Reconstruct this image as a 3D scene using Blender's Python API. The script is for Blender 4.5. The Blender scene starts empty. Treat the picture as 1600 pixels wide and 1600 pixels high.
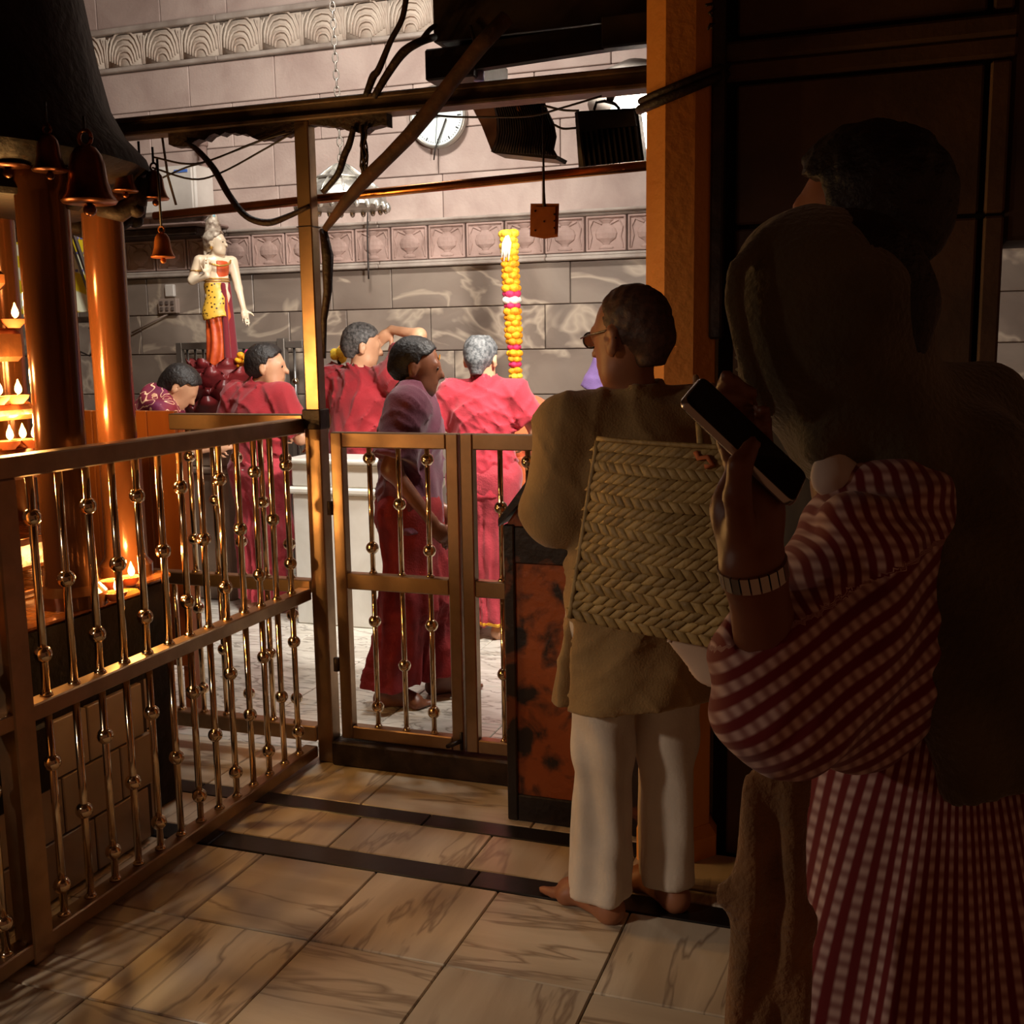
import bpy, math, random
import numpy as np
from mathutils import Vector, Matrix

random.seed(7)
scene = bpy.context.scene
C = scene.collection
PI = math.pi

# ---------------------------------------------------------------- camera
FPX, YAW, PITCH, ROLL, EYE = 1710.98, .339968, .150480, -.015398, 1.55
_f = np.array([-math.sin(YAW)*math.cos(PITCH), math.cos(YAW)*math.cos(PITCH), -math.sin(PITCH)])
_r = np.array([math.cos(YAW), math.sin(YAW), 0.0])
_u = np.cross(_r, _f)
RV = math.cos(ROLL)*_r + math.sin(ROLL)*_u
UV = -math.sin(ROLL)*_r + math.cos(ROLL)*_u
FV = _f
CAM = np.array([0, 0, EYE])
cam_data = bpy.data.cameras.new('camera')
cam_data.sensor_width = 36
cam_data.lens = 36*FPX/1600
cam_data.clip_start = .05
cam = bpy.data.objects.new('camera', cam_data)
C.objects.link(cam)
m = Matrix(((RV[0], UV[0], -FV[0], 0), (RV[1], UV[1], -FV[1], 0), (RV[2], UV[2], -FV[2], EYE), (0, 0, 0, 1)))
cam.matrix_world = m
scene.camera = cam

# ---------------------------------------------------------------- world, exposure
w = bpy.data.worlds.new('night')
scene.world = w
w.use_nodes = True
w.node_tree.nodes['Background'].inputs[0].default_value = (.085, .034, .016, 1)
w.node_tree.nodes['Background'].inputs[1].default_value = .75
vs = scene.view_settings
vs.view_transform = 'Standard'
vs.look = 'None'
vs.exposure = 0.0
vs.gamma = 1
vs.use_curve_mapping = False


def aim(o, target):
    o.rotation_euler = (Vector(target)-o.location).to_track_quat('-Z', 'Y').to_euler()


def lamp(name, kind, loc, power, color, target=None, size=.1, spread=None, sx=None, sy=None):
    d = bpy.data.lights.new(name, kind)
    d.energy = power
    d.color = color
    o = bpy.data.objects.new(name, d)
    o.location = loc
    C.objects.link(o)
    if kind == 'AREA':
        d.shape = 'RECTANGLE'
        d.size = sx or size
        d.size_y = sy or size
        if spread:
            d.spread = spread
    elif kind == 'SPOT':
        d.shadow_soft_size = size
        d.spot_size = spread
        d.spot_blend = 1.0
    else:
        d.shadow_soft_size = size
    if target is not None:
        aim(o, target)
    return o


# floodlight of the inner shrine above the gate, throwing white light on the back wall
lamp('flood_beam', 'AREA', (-1.02, 4.46, 2.50), 118, (1, .93, .84), (-2.9, 7.0, 1.1), sx=.35, sy=.30, spread=math.radians(150))
lamp('high_fill', 'AREA', (-2.6, 4.6, 4.3), 84, (1, .94, .86), (-3.5, 7.0, 1.0), sx=.6, sy=.3, spread=math.radians(150))  # added fill high over the shrine, no lamp hangs there
# shaded bulb hanging outside the fence, left of the camera
lamp('bulb_light', 'SPOT', (-2.72, .10, 1.95), 145, (1, .82, .64), (-.92, 2.15, .0), size=.11, spread=math.radians(82))


# ---------------------------------------------------------------- pixel helpers (used to read positions off known planes)
def ray(px, py):
    return (px-800)/FPX*RV - (py-800)/FPX*UV + FV


def at(px, py, Y):
    d = ray(px, py)
    return CAM + d*Y/d[1]


def atx(px, py, X):
    d = ray(px, py)
    return CAM + d*X/d[0]


def atz(px, py, Z=0.0):
    d = ray(px, py)
    return CAM + d*(Z-EYE)/d[2]


def dep(px, py, t):
    return CAM + ray(px, py)*t


# ---------------------------------------------------------------- materials
MATS = {}


def srgb(r, g, b):
    def f(c):
        c /= 255
        return c/12.92 if c <= .04045 else ((c+.055)/1.055)**2.4
    return (f(r), f(g), f(b), 1)


def N(nt, kind, **kw):
    n = nt.nodes.new(kind)
    for k, v in kw.items():
        if k.startswith('i_'):
            n.inputs[k[2:].replace('_', ' ')].default_value = v
        else:
            setattr(n, k, v)
    return n


def mat(name, col, rough=.6, metal=0.0, col2=None, scale=8, detail=6, dist=0.0, bump=0.0, bscale=None, lo=.35, hi=.65,
        emit=None, estr=0, spec=.5, stretch=None, rnd=0.0, sheen=0.0, rough2=None, alpha=None):
    """principled material: two colours mixed by noise, bump, optional per-object tint"""
    m = bpy.data.materials.new(name)
    m.use_nodes = True
    nt = m.node_tree
    b = nt.nodes['Principled BSDF']
    b.inputs['Base Color'].default_value = col
    b.inputs['Roughness'].default_value = rough
    b.inputs['Metallic'].default_value = metal
    b.inputs['Specular IOR Level'].default_value = spec
    if sheen:
        b.inputs['Sheen Weight'].default_value = sheen
    if emit:
        b.inputs['Emission Color'].default_value = emit
        b.inputs['Emission Strength'].default_value = estr
    tc = N(nt, 'ShaderNodeTexCoord')
    vec = tc.outputs['Object']
    oi = N(nt, 'ShaderNodeObjectInfo')
    if rnd or stretch:
        mp = N(nt, 'ShaderNodeMapping')
        nt.links.new(vec, mp.inputs['Vector'])
        if stretch:
            mp.inputs['Scale'].default_value = stretch
        if rnd:
            cx = N(nt, 'ShaderNodeVectorMath', operation='SCALE')
            cx.inputs[0].default_value = (37, 53, 71)
            nt.links.new(oi.outputs['Random'], cx.inputs['Scale'])
            nt.links.new(cx.outputs[0], mp.inputs['Location'])
        vec = mp.outputs['Vector']
    out = None
    if col2 is not None:
        nz = N(nt, 'ShaderNodeTexNoise')
        nz.inputs['Scale'].default_value = scale
        nz.inputs['Detail'].default_value = detail
        nz.inputs['Distortion'].default_value = dist
        nt.links.new(vec, nz.inputs['Vector'])
        rp = N(nt, 'ShaderNodeValToRGB')
        rp.color_ramp.elements[0].position = lo
        rp.color_ramp.elements[0].color = col
        rp.color_ramp.elements[1].position = hi
        rp.color_ramp.elements[1].color = col2
        nt.links.new(nz.outputs['Fac'], rp.inputs['Fac'])
        out = rp.outputs['Color']
        if rough2 is not None:
            mr = N(nt, 'ShaderNodeMapRange')
            mr.inputs['From Min'].default_value = lo
            mr.inputs['From Max'].default_value = hi
            mr.inputs['To Min'].default_value = rough
            mr.inputs['To Max'].default_value = rough2
            nt.links.new(nz.outputs['Fac'], mr.inputs['Value'])
            nt.links.new(mr.outputs[0], b.inputs['Roughness'])
    if rnd:
        hs = N(nt, 'ShaderNodeHueSaturation')
        if out is None:
            hs.inputs['Color'].default_value = col
        else:
            nt.links.new(out, hs.inputs['Color'])
        mr = N(nt, 'ShaderNodeMapRange')
        mr.inputs['To Min'].default_value = 1-rnd
        mr.inputs['To Max'].default_value = 1+rnd
        nt.links.new(oi.outputs['Random'], mr.inputs['Value'])
        nt.links.new(mr.outputs[0], hs.inputs['Value'])
        out = hs.outputs['Color']
    if out is not None:
        nt.links.new(out, b.inputs['Base Color'])
    if bump:
        n2 = N(nt, 'ShaderNodeTexNoise')
        n2.inputs['Scale'].default_value = bscale or scale*3
        n2.inputs['Detail'].default_value = 5
        nt.links.new(vec, n2.inputs['Vector'])
        bp = N(nt, 'ShaderNodeBump')
        bp.inputs['Strength'].default_value = bump
        bp.inputs['Distance'].default_value = .01
        nt.links.new(n2.outputs['Fac'], bp.inputs['Height'])
        nt.links.new(bp.outputs[0], b.inputs['Normal'])
    MATS[name] = m
    return m


def veined(name, base, base2, vein, along, scale=3.0, rnd=.1, rough=.35, width=.08, bump=.05, dist=1.2):
    """stone with wandering veins; `along` stretches the grain"""
    m = mat(name, base, rough, 0, base2, scale*1.5, 8, dist*.8, bump=bump, bscale=40, rnd=rnd, stretch=along)
    nt = m.node_tree
    b = nt.nodes['Principled BSDF']
    src = b.inputs['Base Color'].links[0].from_socket
    mp = [n for n in nt.nodes if n.bl_idname == 'ShaderNodeMapping'][0]
    nz = N(nt, 'ShaderNodeTexNoise')
    nz.inputs['Scale'].default_value = scale
    nz.inputs['Detail'].default_value = 4
    nz.inputs['Distortion'].default_value = dist
    nt.links.new(mp.outputs[0], nz.inputs['Vector'])
    s = N(nt, 'ShaderNodeMath', operation='SUBTRACT')
    s.inputs[1].default_value = .5
    nt.links.new(nz.outputs['Fac'], s.inputs[0])
    a = N(nt, 'ShaderNodeMath', operation='ABSOLUTE')
    nt.links.new(s.outputs[0], a.inputs[0])
    mr = N(nt, 'ShaderNodeMapRange')
    mr.inputs['From Min'].default_value = 0
    mr.inputs['From Max'].default_value = width
    mr.inputs['To Min'].default_value = 1
    mr.inputs['To Max'].default_value = 0
    nt.links.new(a.outputs[0], mr.inputs['Value'])
    mx = N(nt, 'ShaderNodeMix', data_type='RGBA')
    nt.links.new(mr.outputs[0], mx.inputs['Factor'])
    nt.links.new(src, mx.inputs['A'])
    mx.inputs['B'].default_value = vein
    nt.links.new(mx.outputs['Result'], b.inputs['Base Color'])
    return m


def gingham(name, dark, light, period, light2=None, duty=.5):
    """woven check read from the mesh attribute 'weave' (metres across and along the cloth)"""
    m = mat(name, dark, .85, sheen=.2)
    nt = m.node_tree
    b = nt.nodes['Principled BSDF']
    at_ = N(nt, 'ShaderNodeAttribute', attribute_name='weave')
    sp = N(nt, 'ShaderNodeSeparateXYZ')
    nt.links.new(at_.outputs['Vector'], sp.inputs[0])
    o = []
    for k, (dlo, dhi) in enumerate(((.42, .58), (.15, .9))):
        mu = N(nt, 'ShaderNodeMath', operation='MULTIPLY')
        mu.inputs[1].default_value = 2*PI/period*(1 if k == 0 else 1.25)
        nt.links.new(sp.outputs[k], mu.inputs[0])
        si = N(nt, 'ShaderNodeMath', operation='SINE')
        nt.links.new(mu.outputs[0], si.inputs[0])
        mr = N(nt, 'ShaderNodeMapRange')
        mr.inputs['From Min'].default_value = -.35 if k == 0 else -1
        mr.inputs['From Max'].default_value = .45 if k == 0 else 1
        mr.inputs['To Min'].default_value = 0 if k == 0 else .35
        nt.links.new(si.outputs[0], mr.inputs['Value'])
        o.append(mr.outputs[0])
    mm = N(nt, 'ShaderNodeMath', operation='MULTIPLY')
    nt.links.new(o[0], mm.inputs[0])
    nt.links.new(o[1], mm.inputs[1])
    mx = N(nt, 'ShaderNodeMix', data_type='RGBA')
    nt.links.new(mm.outputs[0], mx.inputs['Factor'])
    mx.inputs['A'].default_value = dark
    mx.inputs['B'].default_value = light
    nt.links.new(mx.outputs['Result'], b.inputs['Base Color'])
    return m


def M(k):
    return MATS[k]


mat('pink_stone', srgb(190, 170, 160), .75, 0, srgb(168, 146, 137), 3, 8, .6, bump=.25, bscale=60, rnd=.05)
mat('pink_stone_dark', srgb(150, 125, 116), .8, 0, srgb(120, 98, 90), 4, 8, bump=.3, bscale=50)
mat('cream_stone', srgb(214, 200, 184), .7, 0, srgb(188, 168, 152), 6, 6, bump=.2, bscale=60)
mat('frieze_stone', srgb(178, 150, 140), .75, 0, srgb(150, 124, 114), 5, 8, bump=.3, bscale=50, rnd=.04)
mat('mould_stone', srgb(176, 164, 154), .6, 0, srgb(150, 136, 126), 6, 6, bump=.15, bscale=50)
mat('joint', srgb(120, 104, 96), .9)
veined('grey_marble', srgb(142, 128, 116), srgb(118, 104, 94), srgb(178, 162, 144), (1, 1, 1.5), 1.0, .06, .42, .028)
veined('floor_long', srgb(206, 192, 170), srgb(182, 165, 142), srgb(148, 130, 110), (.8, 5.5, 1), 1.3, .10, .30, .028, dist=.5)
veined('floor_cross', srgb(208, 194, 172), srgb(184, 167, 144), srgb(148, 130, 112), (5.5, .8, 1), 1.3, .10, .30, .028, dist=.5)
veined('floor_white', srgb(226, 222, 212), srgb(200, 194, 182), srgb(150, 144, 134), (1.5, 4, 1), 2.0, .06, .25, .03)
mat('black_stone', srgb(34, 27, 24), .35, 0, srgb(24, 20, 18), 6, 5, bump=.1)
mat('grout', srgb(60, 46, 36), .9)
mat('white_marble', srgb(232, 230, 222), .3, 0, srgb(212, 208, 198), 3, 6, 1.0, bump=.05)
mat('brown_stone', srgb(150, 128, 108), .7, 0, srgb(120, 100, 84), 5, 6, bump=.2)  # two brown tones mixed by noise
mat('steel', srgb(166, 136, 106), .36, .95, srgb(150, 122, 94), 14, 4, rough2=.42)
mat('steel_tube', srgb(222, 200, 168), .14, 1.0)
mat('steel_plain', srgb(190, 190, 190), .25, 1.0)
mat('iron', srgb(70, 52, 40), .55, .4, srgb(40, 28, 22), 12, 6, bump=.3, bscale=50)
mat('beam_paint', srgb(104, 84, 68), .5, .3, srgb(58, 42, 32), 7, 7, bump=.25, bscale=40)
mat('copper', srgb(206, 138, 80), .25, 1.0, srgb(168, 104, 60), 10, 5)
mat('copper_plate', srgb(190, 112, 52), .45, .6, srgb(150, 84, 40), 9, 5, bump=.1)
mat('brass_dark', srgb(120, 78, 44), .28, .9, srgb(70, 42, 24), 10, 5)
mat('bell_bronze', srgb(150, 92, 58), .30, .9, srgb(80, 46, 30), 8, 5)
mat('soot_stone', srgb(36, 24, 18), .6, 0, srgb(20, 14, 11), 6, 6, bump=.5, bscale=30, spec=.2)
mat('oiled_stone', srgb(100, 60, 32), .30, .2, srgb(62, 36, 20), 5, 6, bump=.25, bscale=30)
mat('column_stone', srgb(108, 64, 35), .17, .45, srgb(72, 42, 23), 5, 5, bump=.1, bscale=20, stretch=(1, 1, .25))
mat('oil_top', srgb(196, 120, 56), .15, .3, srgb(120, 66, 30), 12, 6, bump=.5, bscale=40)
mat('white_tile', srgb(176, 158, 140), .3, 0, srgb(150, 130, 112), 3, 5, rnd=.06)
mat('clay', srgb(190, 104, 58), .75, 0, srgb(160, 80, 42), 12, 4)
mat('wick_flame', srgb(255, 190, 90), .5, emit=(1.0, .58, .20, 1), estr=13)
mat('far_flame', srgb(255, 220, 150), .5, emit=(1.0, .78, .45, 1), estr=14)
mat('orange_paint', srgb(232, 158, 74), .6, 0, srgb(212, 136, 58), 4, 6, bump=.3, bscale=40, lo=.3, hi=.7)
mat('orange_wood', srgb(186, 108, 44), .45, 0, srgb(150, 80, 30), 6, 6, stretch=(1, 1, .12), bump=.1)
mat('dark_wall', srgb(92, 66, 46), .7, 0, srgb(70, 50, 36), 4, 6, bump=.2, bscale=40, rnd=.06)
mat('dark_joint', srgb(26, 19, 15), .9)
mat('hood_metal', srgb(52, 38, 28), .6, .2, srgb(30, 22, 17), 6, 6, bump=.2)
mat('hood_metal_lit', srgb(104, 78, 52), .6, .1, srgb(70, 50, 34), 5, 6)  # lighter hood tone: the lit underside is put into the colour
mat('bark', srgb(84, 52, 32), .8, 0, srgb(46, 28, 18), 10, 6, bump=.6, bscale=30)
mat('cable', srgb(30, 18, 12), .6, 0, srgb(50, 30, 20), 20, 4, bump=.5, bscale=60)
mat('wire', srgb(34, 24, 20), .5)
mat('black_metal', srgb(34, 24, 22), .45, .3)
mat('speaker_cloth', srgb(52, 40, 44), .7, 0, srgb(36, 28, 30), 30, 3)
mat('speaker_side', srgb(130, 92, 80), .6, 0, srgb(100, 70, 66), 5, 4)
mat('blue_tint', srgb(120, 120, 190), .5)
mat('clock_face', srgb(226, 238, 236), .35)
mat('clock_rim', srgb(176, 170, 160), .3, .7)
mat('ink', srgb(50, 54, 60), .6)
mat('silver', srgb(214, 212, 204), .3, .8, srgb(150, 146, 138), 14, 4, bump=.3, bscale=40)
mat('lamp_lit', srgb(255, 255, 250), .5, emit=(1, .97, .9, 1), estr=6)
mat('reflector', srgb(150, 142, 134), .35, .7, srgb(90, 84, 78), 6, 4)
mat('white_plastic', srgb(208, 202, 194), .45, 0, srgb(188, 180, 172), 4, 4)
mat('blue_label', srgb(70, 110, 190), .5)
mat('plaque', srgb(150, 132, 120), .6)
mat('plaque_mark', srgb(92, 78, 70), .7)
mat('marigold', srgb(248, 188, 30), .7, 0, srgb(232, 140, 14), 40, 4, bump=.6, bscale=60, rnd=.08)
mat('marigold_pale', srgb(246, 214, 70), .7, 0, srgb(240, 190, 40), 40, 4, bump=.6, bscale=60, rnd=.06)
mat('petal_white', srgb(244, 240, 226), .7, bump=.4, bscale=60)
mat('petal_pink', srgb(206, 44, 96), .7, bump=.4, bscale=60)
mat('skin', srgb(158, 104, 74), .5, 0, srgb(142, 90, 62), 9, 4)
mat('skin_fair', srgb(200, 152, 118), .5, 0, srgb(184, 134, 102), 9, 4)
mat('skin_dark', srgb(128, 78, 52), .45, 0, srgb(110, 64, 42), 9, 4)
mat('eye_dark', srgb(24, 16, 12), .2)
mat('hair_black', srgb(18, 13, 12), .55, 0, srgb(32, 24, 20), 40, 4, bump=.5, bscale=90)
mat('hair_grey', srgb(40, 38, 37), .6, 0, srgb(96, 92, 90), 55, 4, bump=.5, bscale=90)
mat('hair_steel', srgb(58, 60, 62), .6, 0, srgb(116, 116, 116), 55, 4, bump=.5, bscale=90)
mat('hair_stubble', srgb(84, 52, 36), .6, 0, srgb(58, 36, 26), 60, 4, bump=.2, bscale=120)
mat('red_cloth', srgb(150, 22, 34), .85, 0, srgb(134, 17, 28), 8, 4, bump=.2, bscale=160, sheen=.2)
mat('rose_cloth', srgb(188, 44, 60), .85, 0, srgb(172, 36, 52), 8, 4, bump=.2, bscale=160, sheen=.2)
mat('rose_dhoti', srgb(176, 52, 64), .85, 0, srgb(160, 42, 54), 10, 4, bump=.3, bscale=120, sheen=.2)
mat('red_dhoti', srgb(138, 26, 28), .85, 0, srgb(112, 18, 22), 8, 4, bump=.3, bscale=120)
mat('gold_border', srgb(216, 158, 40), .5, .3)
mat('plum_cloth', srgb(104, 40, 62), .85, 0, srgb(86, 32, 52), 8, 4, bump=.2, bscale=140, sheen=.2)
mat('orange_cloth', srgb(232, 120, 70), .85, 0, srgb(214, 104, 56), 7, 4, bump=.2, bscale=120, sheen=.2)
mat('violet_cloth', srgb(110, 84, 134), .85, 0, srgb(92, 70, 116), 7, 4, bump=.2, bscale=120)
mat('belt_white', srgb(226, 214, 204), .7)
mat('kurta', srgb(166, 134, 86), .85, 0, srgb(144, 112, 68), 6, 6, bump=.25, bscale=180, sheen=.15)
mat('trouser_white', srgb(214, 202, 188), .8, 0, srgb(196, 182, 166), 5, 4, bump=.15, bscale=120)
mat('trouser_dark', srgb(40, 34, 32), .85)
mat('straw', srgb(178, 148, 92), .6, 0, srgb(140, 112, 66), 20, 4, bump=.3, bscale=80, rnd=.18)
mat('straw_dark', srgb(80, 58, 32), .8)
mat('cotton_bag', srgb(214, 184, 160), .85, 0, srgb(196, 164, 140), 6, 4)
mat('shawl', srgb(96, 86, 60), .95, 0, srgb(74, 66, 46), 10, 5, bump=.5, bscale=120, sheen=.35)
mat('shawl_brown', srgb(164, 118, 74), .95, 0, srgb(122, 90, 56), 9, 5, bump=.6, bscale=120, sheen=.35)
mat('white_cloth', srgb(216, 204, 194), .85)
mat('phone_glass', srgb(10, 9, 9), .08)
mat('phone_frame', srgb(190, 184, 176), .22, .9)
mat('watch_metal', srgb(196, 188, 176), .25, 1.0)
mat('lens_glass', srgb(240, 236, 230), .03)
MATS['lens_glass'].node_tree.nodes['Principled BSDF'].inputs['Transmission Weight'].default_value = 1.0
mat('statue_skin', srgb(232, 214, 186), .35, 0, srgb(214, 190, 160), 8, 4)
mat('statue_gold', srgb(206, 158, 74), .3, .5, srgb(150, 100, 50), 20, 4, bump=.3, bscale=60)
mat('statue_orange', srgb(214, 92, 38), .45, 0, srgb(184, 66, 28), 14, 4, bump=.2)
mat('statue_hair', srgb(110, 84, 66), .5, .2, srgb(214, 200, 180), 26, 4, bump=.5, bscale=40)
mat('statue_blue', srgb(130, 176, 186), .4)
mat('lotus_red', srgb(126, 34, 36), .4, 0, srgb(90, 26, 28), 8, 5, bump=.2, rnd=.12)
mat('grille_grey', srgb(120, 112, 104), .4, .5)
mat('rust_paint', srgb(158, 80, 30), .55, 0, srgb(38, 24, 16), 9, 11, .4, bump=.4, bscale=30, lo=.50, hi=.63)
mat('rust_dark', srgb(36, 24, 17), .5, .1, srgb(110, 56, 24), 7, 9, .8, bump=.4, bscale=30, lo=.58, hi=.66)
mat('hammer_red', srgb(120, 24, 36), .9, sheen=.2)
gingham('check_cloth', srgb(116, 17, 22), srgb(214, 182, 174), .0165)


# ---------------------------------------------------------------- object helpers
def wloc(o):
    v = Vector((0, 0, 0))
    while o is not None:
        v = v + o.location
        o = o.parent
    return v


def link(name, mesh, parent=None, loc=None):
    o = bpy.data.objects.new(name, mesh)
    C.objects.link(o)
    if parent is not None:
        o.parent = parent
    if loc is not None:
        o.location = loc
    return o


def tag(o, label=None, cat=None, group=None, kind=None):
    for k, v in (('label', label), ('category', cat), ('group', group), ('kind', kind)):
        if v:
            o[k] = v
    return o


def thing(name, loc, label, cat, group=None):
    o = bpy.data.objects.new(name, None)
    o.empty_display_size = .05
    C.objects.link(o)
    o.location = Vector(loc)
    return tag(o, label, cat, group)


def structure(name, loc=(0, 0, 0), label=None):
    o = bpy.data.objects.new(name, None)
    o.empty_display_size = .05
    C.objects.link(o)
    o.location = Vector(loc)
    return tag(o, label, kind='structure')


def mesh_obj(name, V, F, material, parent=None, smooth=False, attr=None):
    """vertices in world space; the object's origin is its parent's (or its own base when top-level)"""
    V = np.asarray(V, dtype=np.float64).reshape(-1, 3)
    if parent is not None:
        base = np.array(wloc(parent))
        loc = None
    else:
        base = np.array([(V[:, 0].min()+V[:, 0].max())/2, (V[:, 1].min()+V[:, 1].max())/2, V[:, 2].min()])
        loc = base
    me = bpy.data.meshes.new(name)
    W = V-base
    if isinstance(F, np.ndarray):
        me.vertices.add(len(W))
        me.vertices.foreach_set('co', W.astype(np.float32).ravel())
        k = F.shape[1]
        me.loops.add(F.size)
        me.loops.foreach_set('vertex_index', F.astype(np.int32).ravel())
        me.polygons.add(len(F))
        me.polygons.foreach_set('loop_start', np.arange(0, F.size, k, dtype=np.int32))
        me.update(calc_edges=True)
        me.validate()
    else:
        me.from_pydata([tuple(v) for v in W], [], [tuple(f) for f in F])
    if smooth:
        me.polygons.foreach_set('use_smooth', np.ones(len(me.polygons), dtype=bool))
    if attr is not None:
        a = me.attributes.new('weave', 'FLOAT_VECTOR', 'POINT')
        a.data.foreach_set('vector', np.asarray(attr, dtype=np.float32).ravel())
    if material is not None:
        me.materials.append(M(material) if isinstance(material, str) else material)
    return link(name, me, parent, loc)


class MB:
    """collects simple solids in world space"""
    def __init__(s):
        s.v, s.f = [], []

    def add(s, V, F):
        o = len(s.v)
        s.v += [tuple(map(float, v)) for v in V]
        s.f += [tuple(i+o for i in f) for f in F]
        return s

    def box(s, lo, hi, ch=0.0, rot=None):
        lo, hi = np.array(lo, float), np.array(hi, float)
        if ch <= 0:
            V = [(x, y, z) for z in (lo[2], hi[2]) for y in (lo[1], hi[1]) for x in (lo[0], hi[0])]
            F = [(0, 2, 3, 1), (4, 5, 7, 6), (0, 1, 5, 4), (2, 6, 7, 3), (0, 4, 6, 2), (1, 3, 7, 5)]
        else:
            c, h = (lo+hi)/2, (hi-lo)/2
            ch = min(ch, h.min()*.9)
            V, idx = [], {}
            for sx in (-1, 1):
                for sy in (-1, 1):
                    for sz in (-1, 1):
                        for a in range(3):
                            p = np.array([sx, sy, sz])*h
                            for b in range(3):
                                if b != a:
                                    p[b] -= np.sign(p[b])*ch
                            idx[(sx, sy, sz, a)] = len(V)
                            V.append(c+p)
            F = []
            for a in range(3):
                b, d = (a+1) % 3, (a+2) % 3
                for sa in (-1, 1):
                    q = []
                    for sb, sd in ((-1, -1), (1, -1), (1, 1), (-1, 1)):
                        k = [0, 0, 0]
                        k[a], k[b], k[d] = sa, sb, sd
                        q.append(idx[(*k, a)])
                    F.append(q if sa > 0 else q[::-1])
            for a in range(3):
                b, d = (a+1) % 3, (a+2) % 3
                for sb in (-1, 1):
                    for sd in (-1, 1):
                        q = []
                        for sa, w_ in ((-1, b), (1, b), (1, d), (-1, d)):
                            k = [0, 0, 0]
                            k[a], k[b], k[d] = sa, sb, sd
                            q.append(idx[(*k, w_)])
                        F.append(q if sb*sd < 0 else q[::-1])
            for sx in (-1, 1):
                for sy in (-1, 1):
                    for sz in (-1, 1):
                        q = [idx[(sx, sy, sz, a)] for a in range(3)]
                        F.append(q if sx*sy*sz > 0 else q[::-1])
        if rot is not None:
            R, piv = rot
            V = [np.array(piv)+R@(np.array(v)-np.array(piv)) for v in V]
        return s.add(V, F)

    def tube(s, pts, r, n=8, caps=True):
        pts = [np.array(p, float) for p in pts]
        rs = r if hasattr(r, '__len__') else [r]*len(pts)
        V, F = [], []
        prev = None
        for i, p in enumerate(pts):
            t = pts[min(i+1, len(pts)-1)]-pts[max(i-1, 0)]
            t = t/(np.linalg.norm(t)+1e-9)
            if prev is None:
                a = np.array([0, 0, 1.]) if abs(t[2]) < .9 else np.array([1., 0, 0])
            else:
                a = prev
            u = a-t*(a@t)
            u /= np.linalg.norm(u)+1e-9
            prev = u
            q = np.cross(t, u)
            for k in range(n):
                an = 2*PI*k/n
                V.append(p+rs[i]*(math.cos(an)*u+math.sin(an)*q))
        for i in range(len(pts)-1):
            for k in range(n):
                a, b = i*n+k, i*n+(k+1) % n
                F.append((a, b, b+n, a+n))
        if caps:
            F.append(tuple(range(n))[::-1])
            F.append(tuple((len(pts)-1)*n+k for k in range(n)))
        return s.add(V, F)

    def lathe(s, prof, c, n=16, axis=None, phase=0.0):
        """prof: list of (r, h) from bottom to top around c"""
        c = np.array(c, float)
        if axis is None:
            ax, u, q = np.array([0, 0, 1.]), np.array([1., 0, 0]), np.array([0, 1., 0])
        else:
            ax = np.array(axis, float)
            ax /= np.linalg.norm(ax)
            a = np.array([0, 0, 1.]) if abs(ax[2]) < .9 else np.array([1., 0, 0])
            u = a-ax*(a@ax)
            u /= np.linalg.norm(u)
            q = np.cross(ax, u)
        V, F = [], []
        for r, h in prof:
            for k in range(n):
                an = 2*PI*k/n+phase
                V.append(c+ax*h+max(r, 1e-5)*(math.cos(an)*u+math.sin(an)*q))
        for i in range(len(prof)-1):
            for k in range(n):
                a, b = i*n+k, i*n+(k+1) % n
                F.append((a, b, b+n, a+n))
        F.append(tuple(range(n))[::-1])
        F.append(tuple((len(prof)-1)*n+k for k in range(n)))
        return s.add(V, F)

    def ball(s, c, r, n=12, m=8, sc=(1, 1, 1)):
        c = np.array(c, float)
        V, F = [], []
        for i in range(1, m):
            th = PI*i/m
            for k in range(n):
                an = 2*PI*k/n
                V.append(c+r*np.array([math.sin(th)*math.cos(an)*sc[0], math.sin(th)*math.sin(an)*sc[1], -math.cos(th)*sc[2]]))
        V.append(c-np.array([0, 0, r*sc[2]]))
        V.append(c+np.array([0, 0, r*sc[2]]))
        b, t = len(V)-2, len(V)-1
        for i in range(m-2):
            for k in range(n):
                a, d = i*n+k, i*n+(k+1) % n
                F.append((a, d, d+n, a+n))
        for k in range(n):
            F.append((b, (k+1) % n, k))
            F.append((t, (m-2)*n+k, (m-2)*n+(k+1) % n))
        return s.add(V, F)

    def prism(s, poly, d):
        """poly: 3-D polygon, extruded by vector d"""
        poly = [np.array(p, float) for p in poly]
        d = np.array(d, float)
        n = len(poly)
        V = poly+[p+d for p in poly]
        nrm = np.zeros(3)
        for i in range(n):
            nrm += np.cross(poly[i], poly[(i+1) % n])
        F = [tuple(range(n)), tuple(range(2*n-1, n-1, -1))]
        F += [(i, i+n, (i+1) % n+n, (i+1) % n) for i in range(n)]
        if nrm@d > 0:
            F = [f[::-1] for f in F]
        return s.add(V, F)

    def build(s, name, material, parent=None, smooth=False):
        return mesh_obj(name, s.v, s.f, material, parent, smooth)


def auto_smooth(o, deg=35):
    me = o.data
    me.polygons.foreach_set('use_smooth', np.ones(len(me.polygons), dtype=bool))
    try:
        me.set_sharp_from_angle(angle=math.radians(deg))
    except Exception:
        pass
    return o


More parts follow.
